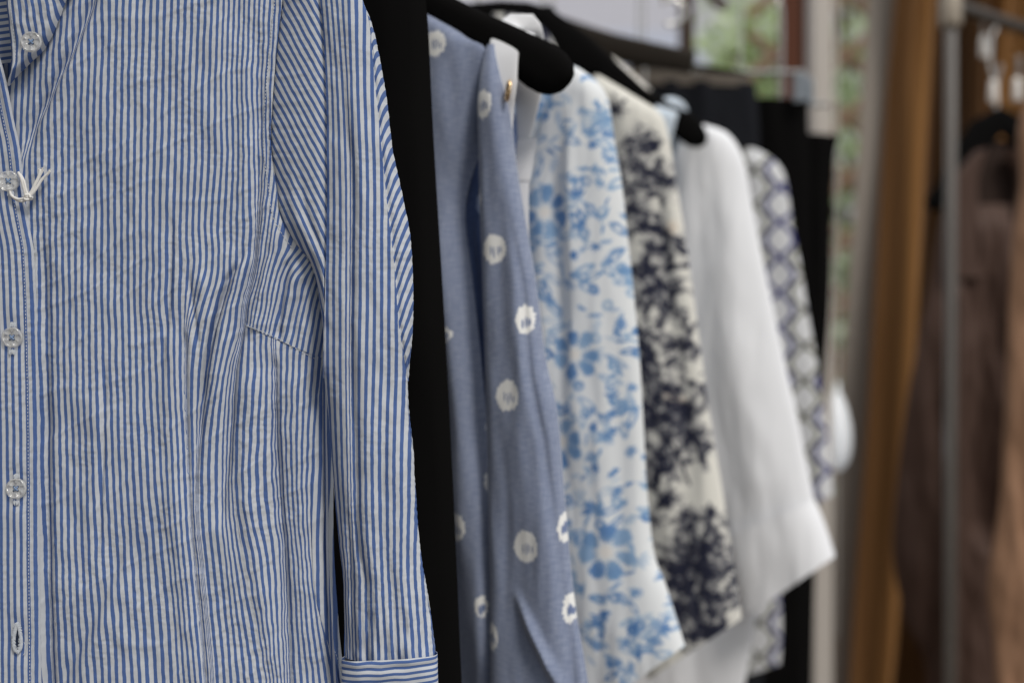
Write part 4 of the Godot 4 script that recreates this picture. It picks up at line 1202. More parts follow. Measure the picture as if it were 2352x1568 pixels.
	strap = spline([Vector3(q2.x, q2.y, 0.012), Vector3(q1.x, q1.y, 0.014), Vector3(q0.x - 0.002, q0.y - 0.006, 0.012), Vector3(q0.x, q0.y + 0.002, 0.0), Vector3(q0.x + 0.002, q0.y - 0.008, -0.014), Vector3(q2.x, q2.y, -0.016)], 8)
	a = fresh()
	sweep(a, strap, [Vector2(0.0135, 0.0014)], 14, Vector3(0.2, 0.3, 1), true, 0.6)
	commit(a, "strap", mat(Color(0.60, 0.68, 0.77), 0.9, 0.0, 0.2), t)
	drape(t, "body", mat(Color(0.60, 0.68, 0.77), 0.9, 0.0, 0.2), [[Vector2(0.0709, 1.4658), Vector2(0.1499, 1.4641)], [Vector2(0.0022, 1.4319), Vector2(0.1474, 1.4257)], [Vector2(-0.0522, 1.3837), Vector2(0.1474, 1.3774)], [Vector2(-0.0522, 0.8875), Vector2(0.1524, 0.9049)]], {"z": -0.006, "thick": 0.006, "back": 0.006, "nu": 24, "step": 0.03})

	# --- shirt with interlocking rings
	o = Vector2(0.0982, 1.5235)
	far = Vector2(0.2841, 0.7756)
	wu = far.x - o.x
	hv = o.y - far.y
	kx = 1500.0
	im = Image.create(int(wu * kx), int(hv * kx), false, Image.FORMAT_RGB8)
	im.fill(Color(0.79, 0.795, 0.80))
	var unit := 0.00058 * kx
	for col in 9:
		var tint := Color(0.20, 0.21, 0.42, 0.95) if col % 2 else Color(0.43, 0.43, 0.37, 0.95)
		var y := 0.0
		while y < im.get_height():
			var ph := PI * y / (80.0 * unit) + (PI * 0.5 if col % 2 else 0.0)
			for s in [-1.0, 1.0]:
				blob(im, Vector2((col * 56.0 - 8.0 + s * 30.0 * sin(ph)) * unit, y), 5.4 * unit, 5.4 * unit, 0.0, tint, 0.4)
			if absf(sin(ph)) < 0.12:
				blob(im, Vector2((col * 56.0 - 8.0) * unit, y), 6.5 * unit, 9.0 * unit, 0.0, Color(0.17, 0.18, 0.34, 0.5), 0.5)
			y += 1.5
	var m_cir := cloth_mat(im)
	var uvc := [o.x, o.y, wu, hv]
	t = thing("ring_shirt", "cream shirt printed with navy and olive interlocking rings, behind the white one", "shirt", Vector3(0.1830, 0.0, -1.9636), -0.3979)
	drape(t, "body", m_cir, [[Vector2(0.0123, 1.5462), Vector2(0.1222, 1.5163)], [Vector2(-0.0255, 1.4820), Vector2(0.1430, 1.4743)], [Vector2(-0.0318, 1.2403), Vector2(0.1519, 1.2407)], [Vector2(-0.0382, 0.9981), Vector2(0.1743, 1.0085)], [Vector2(-0.0414, 0.8949), Vector2(0.1853, 0.9095)], [Vector2(-0.0446, 0.8279), Vector2(0.1871, 0.8587)], [Vector2(-0.0382, 0.7316), Vector2(0.1848, 0.8179)]],
		{"z": -0.016, "thick": 0.012, "back": 0.02, "nu": 40, "step": 0.012, "uv": uvc})
	drape(t, "sleeve", m_cir, [[Vector2(0.1430, 1.5094), Vector2(0.1566, 1.5069)], [Vector2(0.1282, 1.4867), Vector2(0.1754, 1.4960)], [Vector2(0.1222, 1.4635), Vector2(0.1912, 1.4791)], [Vector2(0.1222, 1.4283), Vector2(0.1987, 1.4533)], [Vector2(0.1282, 1.3812), Vector2(0.2062, 1.4022)], [Vector2(0.1341, 1.3226), Vector2(0.2172, 1.3444)], [Vector2(0.1430, 1.2640), Vector2(0.2263, 1.2868)], [Vector2(0.1549, 1.1999), Vector2(0.2378, 1.2236)], [Vector2(0.1666, 1.1419), Vector2(0.2463, 1.1665)], [Vector2(0.1783, 1.0783), Vector2(0.2548, 1.1039)], [Vector2(0.1929, 1.0095), Vector2(0.2593, 1.0498)]],
		{"z": 0.003, "thick": 0.018, "back": 0.018, "nu": 40, "step": 0.008, "uv": uvc, "close": 0.03})
	hanger("hanger", "plain black hanger inside the shirt printed with rings", Vector3(0.1830, 0.0, -1.9636), -0.3979, velvet, chrome, [Vector2(-0.0003, 1.5710), Vector2(0.0617, 1.5433), Vector2(0.1222, 1.5128), Vector2(0.1696, 1.4789)], [Vector2(0.010, 0.006), Vector2(0.009, 0.006), Vector2(0.009, 0.006), Vector2(0.006, 0.005)])

	# --- dark skirts and trousers on clip hangers
	var navy_cloth := mat(Color(0.0135, 0.0145, 0.018), 0.9, 0.0, 0.2)
	t = thing("navy_skirt", "navy skirt with a beige waistband, clipped behind the white shirt", "skirt", Vector3(0.1825, 0.0, -2.0581), -0.3979)
	drape(t, "skirt", navy_cloth, [[Vector2(-0.0437, 1.6299), Vector2(0.1717, 1.6109)], [Vector2(-0.0504, 1.5578), Vector2(0.1778, 1.5447)], [Vector2(-0.0571, 1.3035), Vector2(0.1809, 1.3011)], [Vector2(-0.0638, 0.9210), Vector2(0.1822, 0.9360)], [Vector2(-0.0706, 0.6333), Vector2(0.1834, 0.6624)]], {"thick": 0.016, "back": 0.02, "nu": 40, "step": 0.02, "close": 0.0, "wave": [0.008, 0.1]})
	drape(t, "waistband", mat(Color(0.14, 0.12, 0.10), 0.9), [[Vector2(-0.0437, 1.6476), Vector2(0.1637, 1.6213)], [Vector2(-0.0437, 1.6388), Vector2(0.1649, 1.6138)], [Vector2(-0.0437, 1.6235), Vector2(0.1649, 1.6065)]], {"thick": 0.017, "back": 0.021, "nu": 40, "step": 0.006, "close": 0.0, "wave": [0.001, 0.1]})
	t = thing("black_skirt", "black skirt clipped by its waist to the chrome bar", "skirt", Vector3(0.2909, 0.0, -2.1381), -0.3979)
	drape(t, "skirt", black_cloth, [[Vector2(-0.0137, 1.6148), Vector2(0.1538, 1.6038)], [Vector2(-0.0205, 1.5023), Vector2(0.1563, 1.4942)], [Vector2(-0.0273, 1.2395), Vector2(0.1589, 1.2398)], [Vector2(-0.0341, 0.9102), Vector2(0.1538, 0.9217)], [Vector2(-0.0409, 0.6130), Vector2(0.1513, 0.6351)]], {"thick": 0.016, "back": 0.02, "nu": 40, "step": 0.02, "close": 0.0, "wave": [0.006, 0.1]})
	a = fresh()
	var l0 := Vector2(0.0674, 1.5875)
	box(a, Vector3(l0.x - 0.014, l0.y - 0.006, 0.0165), Vector3(l0.x + 0.014, l0.y + 0.006, 0.0195), 0.001)
	commit(a, "waist_label", mat(Color(0.05, 0.035, 0.02)), t)
	t = thing("black_trousers", "long black trousers beyond the ring printed shirt, last of the row", "trousers", Vector3(0.3661, 0.0, -2.2581), -0.3979)
	drape(t, "trousers", black_cloth, [[Vector2(-0.0040, 1.5848), Vector2(0.1527, 1.5677)], [Vector2(-0.0110, 1.5159), Vector2(0.1433, 1.5089)], [Vector2(-0.0110, 1.3151), Vector2(0.1386, 1.3134)], [Vector2(-0.0110, 1.1697), Vector2(0.1286, 1.1716)], [Vector2(-0.0110, 0.8926), Vector2(0.1158, 0.9004)], [Vector2(-0.0110, 0.7070), Vector2(0.1104, 0.7183)], [Vector2(-0.0110, 0.4771), Vector2(0.1050, 0.4925)]],
		{"thick": 0.02, "back": 0.024, "nu": 40, "step": 0.02, "close": 0.0, "folds": [[[Vector2(0.1266, 1.5638), 0.004, 0.006], [Vector2(0.1199, 1.3069), 0.008, 0.01], [Vector2(0.0996, 0.8994), 0.006, 0.01]]]})
	# chrome clip hangers
	for c in [["clip_hanger", "chrome clip hanger holding the black skirt by two clips", Vector2(-0.0409, 1.6562), Vector2(0.1487, 1.6436), Vector2(0.1468, 1.6221), Vector2(0.0503, 1.6314)], ["clip_hanger", "chrome clip hanger hidden above the long black trousers", Vector2(-0.0110, 1.6302), Vector2(0.1366, 1.6172), Vector2(0.0655, 1.5808), Vector2(0.0100, 1.5840)]]:
		var at := [Vector3(0.2909, 0.0, -2.1381), -0.3979] if c[1].contains("skirt") else [Vector3(0.3661, 0.0, -2.2581), -0.3979]
		t = thing(c[0], c[1], "hanger", at[0], at[1], "clip hangers on the rail")
		wire([Vector3(c[2].x, c[2].y, 0), Vector3(c[3].x, c[3].y, 0)], 0.0032, "bar", chrome, t)
		var mid: Vector2 = (c[2] + c[3]) * 0.5
		var h := [Vector3(mid.x, mid.y, 0), Vector3(mid.x, mid.y + 0.05, 0), Vector3(mid.x, RAIL_Y - 0.05, 0)]
		for k in 11:
			var f := PI * (-0.35 + 1.25 * k / 10.0)
			h.append(Vector3(mid.x - 0.022 + 0.024 * cos(f) + 0.0, RAIL_Y - 0.006 + 0.024 * sin(f), 0))
		wire(spline(h, 3), 0.002, "hook", chrome, t)
		for e in [c[4], c[5]]:
			a = fresh()
			box(a, Vector3(e.x - 0.010, e.y - 0.024, 0.018), Vector3(e.x + 0.010, e.y + 0.016, 0.024), 0.002)
			box(a, Vector3(e.x - 0.010, e.y - 0.024, -0.030), Vector3(e.x + 0.010, e.y + 0.016, -0.022), 0.002)
			box(a, Vector3(e.x - 0.006, e.y + 0.008, -0.024), Vector3(e.x + 0.006, e.y + 0.014, 0.020), 0.001)
			commit(a, "clip", mat(Color(0.42, 0.46, 0.50), 0.3, 0.8), t)
	hanger("hanger", "plain black hanger behind the navy skirt waistband", Vector3(0.1825, 0.0, -2.0581), -0.3979, velvet, chrome, [Vector2(0.0614, 1.6448), Vector2(0.1124, 1.6348), Vector2(0.1612, 1.6239)], [Vector2(0.005, 0.004), Vector2(0.005, 0.004), Vector2(0.004, 0.004)])

func leaf(a: Dictionary, c: Vector3, d: Vector3, w: Vector3, n: Vector3) -> void:
	var b: int = a.v.size()
	for p in [c, c + d * 0.5 + w, c + d, c + d * 0.5 - w]:
		a.v.append(p)
		a.n.append(n)
		a.t.append(Vector2.ZERO)
	a.i.append_array(PackedInt32Array([b, b + 1, b + 2, b, b + 2, b + 3]))

func plant(called: String, label: String, at: Vector3, size: Vector3, count: int, leaf_size: float, m: Material, low := 0.0) -> void:
	var t := thing(called, label, "plant", at)
	var a := fresh()
	var stems := fresh()
	var made := 0
	while made < count:
		var cl := Vector3(rng.randf_range(-1, 1), rng.randf(), rng.randf_range(-1, 1))
		if Vector2(cl.x, cl.y * 2.0 - 1.0).length() > 1.1:
			continue
		var cc := Vector3(cl.x * size.x, low + cl.y * size.y, cl.z * size.z)
		for k in 16:
			var p := cc + Vector3(rng.randfn(), rng.randfn(), rng.randfn()) * leaf_size * 1.3
			var d := Vector3(rng.randfn(), rng.randfn() - 0.6, rng.randfn()).normalized()
			var w := d.cross(Vector3(rng.randfn(), rng.randfn(), rng.randfn())).normalized()
			leaf(a, p, d * leaf_size * rng.randf_range(0.7, 1.3), w * leaf_size * 0.3, d.cross(w))
			made += 1
	for k in 9:
		var x := rng.randf_range(-0.6, 0.6) * size.x
		sweep(stems, spline([Vector3(x * 0.3, 0, 0), Vector3(x * 0.6, (low + size.y) * 0.4, rng.randf_range(-0.1, 0.1)), Vector3(x * 1.4, (low + size.y) * 0.95, 0)], 5), [Vector2(0.012, 0.012)], 6)
	commit(stems, "stem", mat(Color(0.12, 0.08, 0.05)), t)
	commit(a, "foliage", m, t).set_meta("kind", "stuff")

func background() -> void:
	# pale outside wall beyond the open side, with faint boards
	var wall := mat(Color(0.56, 0.555, 0.60), 0.9)
	var t := thing("pale_wall", "pale lavender boarded house wall outside, seen through the opening", "wall", Vector3(1.2, 0, -9.0))
	var a := fresh()
	box(a, Vector3(-5, 0, -0.2), Vector3(5, 5.0, 0), 0.01)
	commit(a, "wall", wall, t)
	for k in 34:
		a = fresh()
		box(a, Vector3(-4.9, 1.62 + k * 0.1, 0.0), Vector3(4.9, 1.712 + k * 0.1, 0.022), 0.006)
		commit(a, "board", wall, t)
	# low bluish shed roof below the wall
	var p := Vector3(0.8934, 2.8530, -7.6000)
	t = thing("low_roof", "low bluish grey roof edge below the pale house wall", "roof", Vector3(p.x, 0, p.z))
	a = fresh()
	box(a, Vector3(-3.0, 0, -0.5), Vector3(0.42, p.y + 0.06, 0), 0.02)
	commit(a, "slab", mat(Color(0.52, 0.55, 0.66), 0.8), t)
	# window frame of dark wood
	var brown := mat(Color(0.045, 0.028, 0.018), 0.5)
	p = Vector3(0.3928, 1.9592, -3.2000)
	t = thing("window_mullion", "thin dark brown upright of the open window frame", "window frame", Vector3(p.x, 0, p.z))
	a = fresh()
	box(a, Vector3(-0.016, 1.75, -0.02), Vector3(0.016, 2.6, 0.02))
	box(a, Vector3(-0.016, 0.0, -0.02), Vector3(0.016, 1.7465, 0.02))
	commit(a, "upright", brown, t)
	p = Vector3(0.6546, 1.9410, -3.3000)
	t = thing("brown_post", "reddish brown timber post of the opening with a dark side", "post", Vector3(p.x, 0, p.z))
	a = fresh()
	box(a, Vector3(-0.031, 0, -0.04), Vector3(0.012, 2.7, 0.03), 0.004)
	commit(a, "post", mat(Color(0.105, 0.037, 0.02), 0.5), t)
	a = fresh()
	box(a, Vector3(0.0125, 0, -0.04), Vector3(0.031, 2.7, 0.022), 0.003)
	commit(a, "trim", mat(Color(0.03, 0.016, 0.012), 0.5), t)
	p = Vector3(0.6662, 1.8991, -3.1000)
	t = thing("pale_post", "pinkish white timber post between the opening and the greenery", "post", Vector3(p.x, 0, p.z))
	a = fresh()
	box(a, Vector3(-0.021, 0, -0.02), Vector3(0.021, 2.7, 0.02), 0.004)
	commit(a, "post", mat(Color(0.46, 0.39, 0.36), 0.6), t)
	# garden
	var green := mat(Color(0.47, 0.51, 0.41), 0.6)
	green.backlight_enabled = true
	green.backlight = Color(0.55, 0.65, 0.3)
	p = Vector3(1.0781, 2.4727, -6.3000)
	plant("garden_shrub", "pale green leafy shrub outside, beside the brown post", Vector3(p.x, 0, p.z), Vector3(0.13, 0.46, 0.2), 500, 0.09, green, 2.2)
	var green2 := mat(Color(0.45, 0.49, 0.40), 0.6)
	green2.backlight_enabled = true
	green2.backlight = Color(0.5, 0.62, 0.28)
	p = Vector3(1.4216, 1.5880, -6.0000)
	plant("climbing_plant", "tall pale green climbing plant behind the garden trellis", Vector3(p.x, 0, p.z), Vector3(0.24, 2.9, 0.25), 1500, 0.11, green2, 0.0)
	# trellis of crossing brown slats
	p = Vector3(1.0829, 1.7907, -4.6000)
	t = thing("trellis", "diamond trellis of thin brown slats in the garden opening", "trellis", Vector3(p.x, 0, p.z))
	for k in 16:
		for s in [-1.0, 1.0]:
			a = fresh()
			var y0 := 0.1 + k * 0.2
			sweep(a, [Vector3(-0.32 * s, y0, 0.006 * s), Vector3(0.32 * s, y0 + 0.55, 0.006 * s)], [Vector2(0.019, 0.007)], 4)
			commit(a, "slat", mat(Color(0.22, 0.15, 0.10), 0.8), t)
	# white glass pendant hung in the gap
	p = Vector3(0.5953, 1.0980, -2.6000)
	t = thing("glowing_pendant", "white teardrop glass pendant with an added glow, hanging by the curtain edge", "ornament", Vector3(p.x, p.y - 0.084, p.z))
	a = fresh()
	var path := []
	var sec := []
	for q in [[0.0, 0.002], [0.004, 0.012], [0.016, 0.021], [0.032, 0.0265], [0.055, 0.029], [0.08, 0.0275], [0.105, 0.022], [0.125, 0.015], [0.14, 0.007], [0.15, 0.0045], [0.162, 0.004]]:
		path.append(Vector3(0, q[0], 0))
		sec.append(Vector2(q[1], q[1]) * 0.88)
	sweep(a, path, sec, 24)
	var glass := mat(Color(0.96, 0.97, 0.98), 0.12)
	glass.emission_enabled = true  # glow added to the glass pendant to make it stand out bright
	glass.emission = Color(0.92, 0.96, 1.0)
	glass.emission_energy_multiplier = 0.25
	commit(a, "glowing_glass", glass, t)
	var added_glow := OmniLight3D.new()  # small added light inside the pendant, goes with its glow
	added_glow.name = "added_glow_light"
	added_glow.position = Vector3(0, 0.05, 0)
	added_glow.light_color = Color(0.92, 0.96, 1.0)
	added_glow.light_energy = 0.004
	added_glow.light_size = 0.02
	added_glow.omni_range = 6.0
	added_glow.omni_attenuation = 2.0
	added_glow.shadow_enabled = true
	t.add_child(added_glow)
	wire([Vector3(0, 0.15, 0), Vector3(0.0, 0.45, 0.0), Vector3(-0.004, 1.4, 0)], 0.002, "cord", mat(Color(0.6, 0.6, 0.58)), t, 6)
	wire([Vector3(0, 0.0, 0), Vector3(0.001, -0.12, 0.0), Vector3(0.0, -0.3, 0)], 0.0012, "cord", mat(Color(0.6, 0.6, 0.58)), t, 6)
	# amber curtain closing the shop on that side, with a pale edge
	var amber := mat(Color(0.32, 0.165, 0.068), 0.7)
	amber.rim_enabled = true
	amber.rim = 0.2
	var band := Image.create(512, 4, false, Image.FORMAT_RGB8)  # light and shade of the folds, painted into the cloth as bands
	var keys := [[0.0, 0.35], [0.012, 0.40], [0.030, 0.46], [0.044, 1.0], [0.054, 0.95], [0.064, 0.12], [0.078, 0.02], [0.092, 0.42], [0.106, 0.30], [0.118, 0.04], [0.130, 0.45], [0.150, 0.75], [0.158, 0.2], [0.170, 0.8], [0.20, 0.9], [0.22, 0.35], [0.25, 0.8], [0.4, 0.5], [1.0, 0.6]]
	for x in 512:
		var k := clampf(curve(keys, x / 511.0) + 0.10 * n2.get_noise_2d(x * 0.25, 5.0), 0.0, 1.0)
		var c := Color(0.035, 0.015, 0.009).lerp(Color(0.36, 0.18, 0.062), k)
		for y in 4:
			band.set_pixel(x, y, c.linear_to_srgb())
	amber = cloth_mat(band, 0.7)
	amber.backlight_enabled = true
	amber.backlight = Color(0.75, 0.75, 0.75)
	t = thing("amber_curtain", "golden brown curtain with fold shade painted in as dark bands, falling in folds behind the second rack", "curtain", Vector3(0, 0, -3.2))
	a = fresh()
	var pts := PackedVector3Array()
	var uv := PackedVector2Array()
	for j in 60:
		var v := j / 59.0
		for i in 260:
			var s := i / 259.0
			var y := lerpf(2.5, 0.02, v)
			var xl := lerpf(0.862, 0.70, v)
			var x := lerpf(xl, 2.6, s) + 0.015 * sin(s * 57.0 + 1.0)
			var sway := 0.25 * n2.get_noise_2d(s * 3.0, v * 1.2)
			var z := 0.10 * sin((s + sway * 0.06 + 0.05 * n1.get_noise_2d(s * 7.0, 4.0)) * 64.0 + 0.5 * v) + 0.06 * n2.get_noise_2d(s * 16.0, v * 0.9)
			pts.append(Vector3(x, y, z))
			uv.append(Vector2(s, v))
	lattice(a, pts, uv, 260, 60)
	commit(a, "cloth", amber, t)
	a = fresh()
	pts = PackedVector3Array()
	uv = PackedVector2Array()
	for j in 60:
		var v := j / 59.0
		for i in 8:
			var s := i / 7.0
			pts.append(Vector3(lerpf(0.862, 0.70, v) + lerpf(-0.035, 0.035, s), lerpf(2.5, 0.02, v), 0.012 + 0.01 * sin(s * 3.0) + 0.01 * sin(v * 7.0)))
			uv.append(Vector2(s, v))
	lattice(a, pts, uv, 8, 60)
	commit(a, "edge_band", mat(Color(0.30, 0.265, 0.23), 0.8), t)

func other_rack() -> void:
	var steel := mat(Color(0.27, 0.25, 0.23), 0.4, 0.85)
	var q := Vector3(0.7104, 1.5204, -2.3000)
	var t := thing("chrome_rack", "chrome garment rack with an upright pole and top bar before the curtain", "garment rack", Vector3(q.x, 0, q.z))
	wire([Vector3(0, 0.03, 0), Vector3(0, 1.76, 0)], 0.0100, "pole", steel, t, 16)
	var a := fresh()
	sweep(a, [Vector3(0, 1.755, 0), Vector3(0, 1.765, 0), Vector3(0, 1.805, 0), Vector3(0, 1.815, 0)], [Vector2(0.014, 0.014), Vector2(0.018, 0.018), Vector2(0.018, 0.018), Vector2(0.012, 0.012)], 16)
	commit(a, "joint", mat(Color(0.36, 0.31, 0.25), 0.45, 0.6), t)
	wire([Vector3(0, 1.795, 0), Vector3(0.55, 1.80, -0.55), Vector3(0.9, 1.80, -0.9)], 0.011, "top_bar", mat(Color(0.10, 0.09, 0.08), 0.35, 0.7), t, 12)
	a = fresh()
	sweep(a, [Vector3(-0.25, 0.03, 0.1), Vector3(0.25, 0.03, -0.1)], [Vector2(0.014, 0.014)], 12)
	commit(a, "foot", steel, t)
	# garments on it
	var brown := mat(Color(0.072, 0.042, 0.032), 0.6)
	brown.backlight_enabled = true
	brown.backlight = Color(0.22, 0.15, 0.12)
	brown.rim_enabled = true
	brown.rim = 0.3
	var velvet := mat(Color(0.006, 0.0058, 0.0058), 0.95, 0.0, 0.08)
	var p := Vector3(0.8594, 1.2377, -2.5200)
	t = thing("brown_dress", "dark brown scoop-necked dress on a black hanger behind the chrome pole", "dress", Vector3(p.x, 0, p.z), 0.12)
	var P := func(x: float, y: float) -> Vector2: return Vector2((x - 2290.0) / 3266.7 * 2.52, 1.25 + (784.0 - y) / 3266.7 * 2.52)
	drape(t, "skirt", brown, [[P.call(2160, 470), P.call(2400, 470)], [P.call(2146, 560), P.call(2420, 560)], [P.call(2125, 680), P.call(2430, 680)], [P.call(2092, 830), P.call(2440, 830)], [P.call(2062, 1010), P.call(2460, 1010)], [P.call(2042, 1200), P.call(2480, 1200)], [P.call(2045, 1300), P.call(2490, 1300)], [P.call(2075, 1430), P.call(2500, 1430)], [P.call(2120, 1530), P.call(2510, 1530)], [P.call(2130, 1800), P.call(2510, 1800)]],
		{"thick": 0.03, "back": 0.03, "nu": 90, "step": 0.01, "close": 0.06, "wave": [0.02, 0.10], "folds": [[[P.call(2190, 600), 0.0, 0.012], [P.call(2170, 800), 0.030, 0.012], [P.call(2150, 1200), 0.036, 0.014], [P.call(2160, 1500), 0.036, 0.014]], [[P.call(2310, 640), 0.012, 0.02], [P.call(2320, 1000), 0.040, 0.02], [P.call(2340, 1500), 0.040, 0.02]], [[P.call(2240, 640), -0.01, 0.02], [P.call(2240, 1200), -0.035, 0.02]]]})
	for s in [[2165.0, 2232.0, 1.0], [2320.0, 2400.0, -1.0]]:
		drape(t, "strap", brown, [[P.call(lerpf(s[0], 2280, 0.55), 350), P.call(lerpf(s[1], 2280, 0.45), 345)], [P.call(s[0] + 6, 420), P.call(s[1], 420)], [P.call(s[0] - 6, 500), P.call(s[1] + 6, 520)], [P.call(s[0] - 16, 640), P.call(s[1] + 20, 640)]], {"thick": 0.014, "back": 0.014, "nu": 20, "step": 0.01, "z": 0.02, "close": 0.0})
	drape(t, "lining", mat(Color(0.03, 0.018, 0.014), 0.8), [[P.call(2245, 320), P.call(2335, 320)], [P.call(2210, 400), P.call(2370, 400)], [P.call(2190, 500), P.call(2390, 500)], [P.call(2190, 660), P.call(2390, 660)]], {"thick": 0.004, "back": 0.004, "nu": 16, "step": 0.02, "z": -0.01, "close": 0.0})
	var hp := P.call(2290, 300)
	a = fresh()
	var arm := []
	var sec := []
	for k in [[2128.0, 478.0, 0.010], [2140.0, 466.0, 0.017], [2165.0, 440.0, 0.019], [2210.0, 370.0, 0.026], [2255.0, 305.0, 0.028], [2300.0, 275.0, 0.026], [2345.0, 300.0, 0.026], [2390.0, 370.0, 0.022], [2440.0, 450.0, 0.018]]:
		var v: Vector2 = P.call(k[0], k[1])
		arm.append(Vector3(v.x, v.y, 0))
		sec.append(Vector2(k[2], 0.009))
	sweep(a, arm, sec, 14, Vector3(0, 0, 1), true, 0.8)
	t = thing("hanger", "wide black hanger holding the dark brown dress", "hanger", Vector3(p.x, 0, p.z), 0.12)
	commit(a, "body", velvet, t)
	var chrome := mat(Color(0.80, 0.76, 0.70), 0.15, 1.0)
	wire(spline([Vector3(0.0, hp.y + 0.02, 0), Vector3(-0.002, hp.y + 0.08, 0), Vector3(-0.012, hp.y + 0.12, 0), Vector3(-0.006, hp.y + 0.17, 0), Vector3(0.01, hp.y + 0.19, 0), Vector3(0.024, hp.y + 0.175, 0)], 5), 0.003, "hook", chrome, t)
	# an S hook on the long rail
	var sp := Vector3(0.2146, 1.6897, -1.9000)
	t = thing("s_hook", "bright chrome S hook on the rail in front of the pale window", "hook", sp)
	var sh := []
	for k in 15:
		var f := PI * (0.75 - 1.45 * k / 14.0)
		sh.append(Vector3(0.017 * cos(f), 0.017 * sin(f), 0.0))
	for k in 12:
		sh.push_front(Vector3(-0.012 - 0.006 * sin(k * 0.28), 0.012 + 0.006 * (k + 1), 0.0))
	wire(sh, 0.0032, "hook", mat(Color(0.7, 0.68, 0.64), 0.2, 1.0), t)
	# copper garment beside it
	var cop := mat(Color(0.29, 0.165, 0.10), 0.5)
	p = Vector3(0.8378, 1.2392, -2.2000)
	t = thing("copper_dress", "copper tan satin dress hanging beside the dark brown one", "dress", Vector3(p.x, 0, p.z))
	var Q := func(x: float, y: float) -> Vector2: return Vector2((x - 2420.0) / 3266.7 * 2.2, 1.25 + (784.0 - y) / 3266.7 * 2.2)
	drape(t, "dress", cop, [[Q.call(2362, 220), Q.call(2480, 220)], [Q.call(2340, 300), Q.call(2500, 300)], [Q.call(2345, 420), Q.call(2500, 420)], [Q.call(2326, 560), Q.call(2510, 560)], [Q.call(2318, 720), Q.call(2520, 720)], [Q.call(2310, 900), Q.call(2530, 900)], [Q.call(2296, 1150), Q.call(2540, 1150)], [Q.call(2270, 1350), Q.call(2550, 1350)], [Q.call(2285, 1500), Q.call(2560, 1500)], [Q.call(2290, 1800), Q.call(2560, 1800)]],
		{"thick": 0.024, "back": 0.03, "nu": 50, "step": 0.01, "wave": [0.016, 0.07]})
	# loose chrome hooks and a crossbar above
	for c in [[Vector3(0.0, 0.0, 0.0), "chrome hook hanging from the rack bar above the brown dress", Vector3(0.8145, 1.8230, -2.4500), Vector3(0.8137, 1.7855, -2.4500), Vector3(0.8145, 1.7420, -2.4500)], [Vector3(0, 0, 0), "bright chrome drop hook beside the neck of the black hanger", Vector3(0.8258, 1.7158, -2.4000), Vector3(0.8184, 1.6864, -2.4000), Vector3(0.8133, 1.6556, -2.4000)], [Vector3(0, 0, 0), "chrome hook nearest the picture edge above the copper dress", Vector3(0.8210, 1.7105, -2.3000), Vector3(0.8196, 1.6753, -2.3000), Vector3(0.8181, 1.6415, -2.3000)]]:
		t = thing("chrome_hook", c[1], "hook", c[4], 0.0, "chrome hooks on the second rack")
		var top: Vector3 = c[2] - c[4]
		top.y = maxf(top.y, 1.79 - c[4].y) if c[1].contains("nothing") else top.y
		wire(spline([top, c[3] - c[4], Vector3.ZERO], 5), 0.004, "wire", mat(Color(0.30, 0.28, 0.26), 0.3, 0.9), t)
		a = fresh()
		sweep(a, [Vector3(0, 0.035, 0), Vector3(0, 0.03, 0), Vector3(0, 0.0, 0), Vector3(0, -0.004, 0)], [Vector2(0.004, 0.004), Vector2(0.007, 0.007), Vector2(0.008, 0.008), Vector2(0.004, 0.004)], 12)
		commit(a, "ball_end", mat(Color(0.85, 0.80, 0.74), 0.25, 0.3), t)

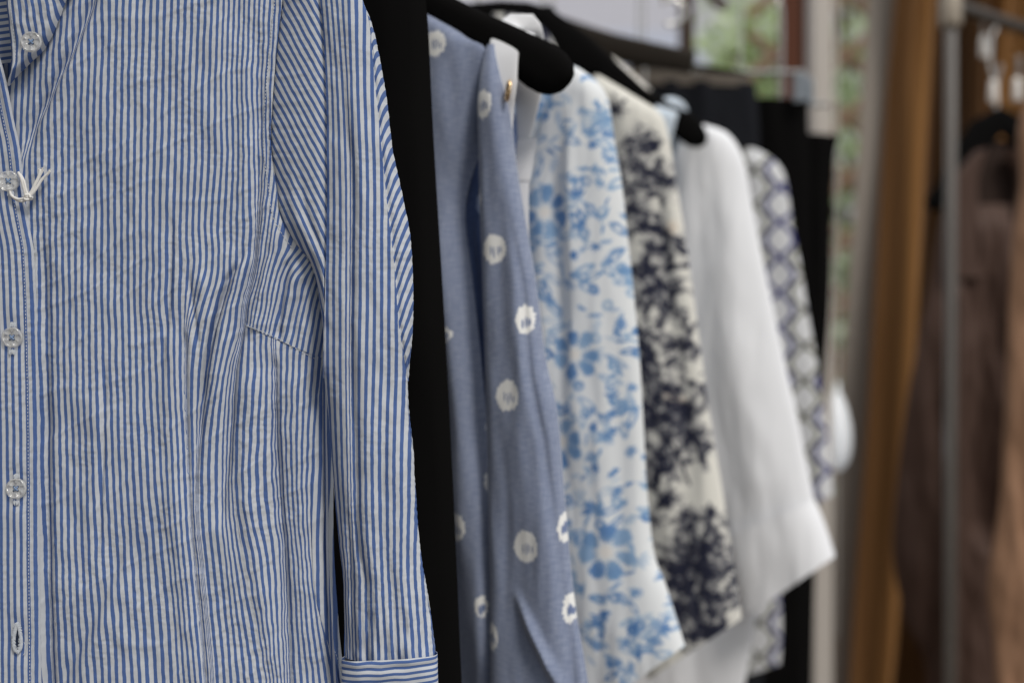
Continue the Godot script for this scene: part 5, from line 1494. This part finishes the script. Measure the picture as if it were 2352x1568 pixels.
func details(shirt: Node3D) -> void:
	var clear := mat(Color(0.78, 0.78, 0.76), 0.12, 0.0, 0.6)
	clear.albedo_color.a = 0.36
	clear.transparency = BaseMaterial3D.TRANSPARENCY_ALPHA
	var mt := mat(Color(0.22, 0.32, 0.50), 0.8)
	for b in [[85, 105, 40.0, Vector2(-0.05, 0.05)], [25, 418, 16.0, Vector2(-0.25, 0.1)], [33, 775, 15.0, Vector2(-0.03, -0.05)], [42, 1120, 15.0, Vector2(0.0, 0.06)]]:
		button(shirt, b[0], b[1], b[2], clear, mt, b[3])
	# white thread knotted round the second button
	var m := mat(Color(0.78, 0.77, 0.75), 0.85)
	var t := thing("thread_tie", "white cotton thread knotted round a button of the striped shirt", "thread", shirt.position)
	var strands := [
		[S(28, 440, 17), S(34, 452, 22), S(50, 460, 24), S(68, 457, 24)], [S(30, 447, 16), S(40, 458, 20), S(56, 464, 23), S(72, 460, 24)],
		[S(48, 398, 20), S(56, 412, 24), S(62, 432, 25), S(68, 456, 25)], [S(52, 402, 20), S(62, 418, 24), S(67, 438, 25), S(73, 455, 25)],
		[S(70, 456, 26), S(80, 442, 25), S(90, 420, 23), S(102, 398, 22), S(104, 392, 23)], [S(74, 456, 26), S(88, 440, 25), S(102, 416, 22), S(116, 402, 22), S(121, 395, 23)],
		[S(76, 452, 27), S(84, 436, 26), S(94, 414, 24), S(99, 396, 24), S(96, 391, 24)]]
	var a := fresh()
	for s in strands:
		sweep(a, spline(s, 8), [Vector2(3.3 * U, 3.0 * U)], 8)
	commit(a, "strand", m, t)
	a = fresh()
	for k in 3:
		var p := []
		for q in 15:
			var f := TAU * q / 14.0
			p.append(S(71.0 + 6.5 * cos(f) + k * 1.5, 455.0 + 5.0 * sin(f) + 2.0 * sin(f + k), 26.0 + 5.0 * sin(f * 1.0 + k * 2.0)))
		sweep(a, p, [Vector2(3.2 * U, 3.0 * U)], 8, Vector3(0, 0, 1), false)
	sweep(a, [S(66, 452, 27), S(72, 455, 29), S(77, 459, 27)], [Vector2(5.0 * U, 4.0 * U)], 10)
	commit(a, "knot", m, t)
	a = fresh()
	for k in 14:
		var e: Vector3 = [S(103, 393, 23), S(120, 396, 23), S(97, 392, 24)][k % 3]
		var d := Vector3(rng.randf_range(-0.2, 0.9), rng.randf_range(0.3, 1.0), rng.randf_range(-0.2, 0.5)) * 7.0 * U
		sweep(a, [e, e + d], [Vector2(0.7 * U, 0.7 * U)], 4)
	commit(a, "frayed_end", m, t)
	# the striped shirt's own hanger
	var velvet := mat(Color(0.006, 0.0058, 0.0058), 0.95, 0.0, 0.08)
	hanger("hanger", "black velvet hanger carrying the striped seersucker shirt", Vector3(shirt.position.x, 0, -0.815), 0.0, velvet, mat(Color(0.62, 0.61, 0.58), 0.22, 1.0),
		[Vector2(0, 1.535), Vector2(0.06, 1.525), Vector2(0.12, 1.50), Vector2(0.158, 1.475)], [Vector2(0.012, 0.006), Vector2(0.010, 0.006), Vector2(0.010, 0.006), Vector2(0.006, 0.005)])
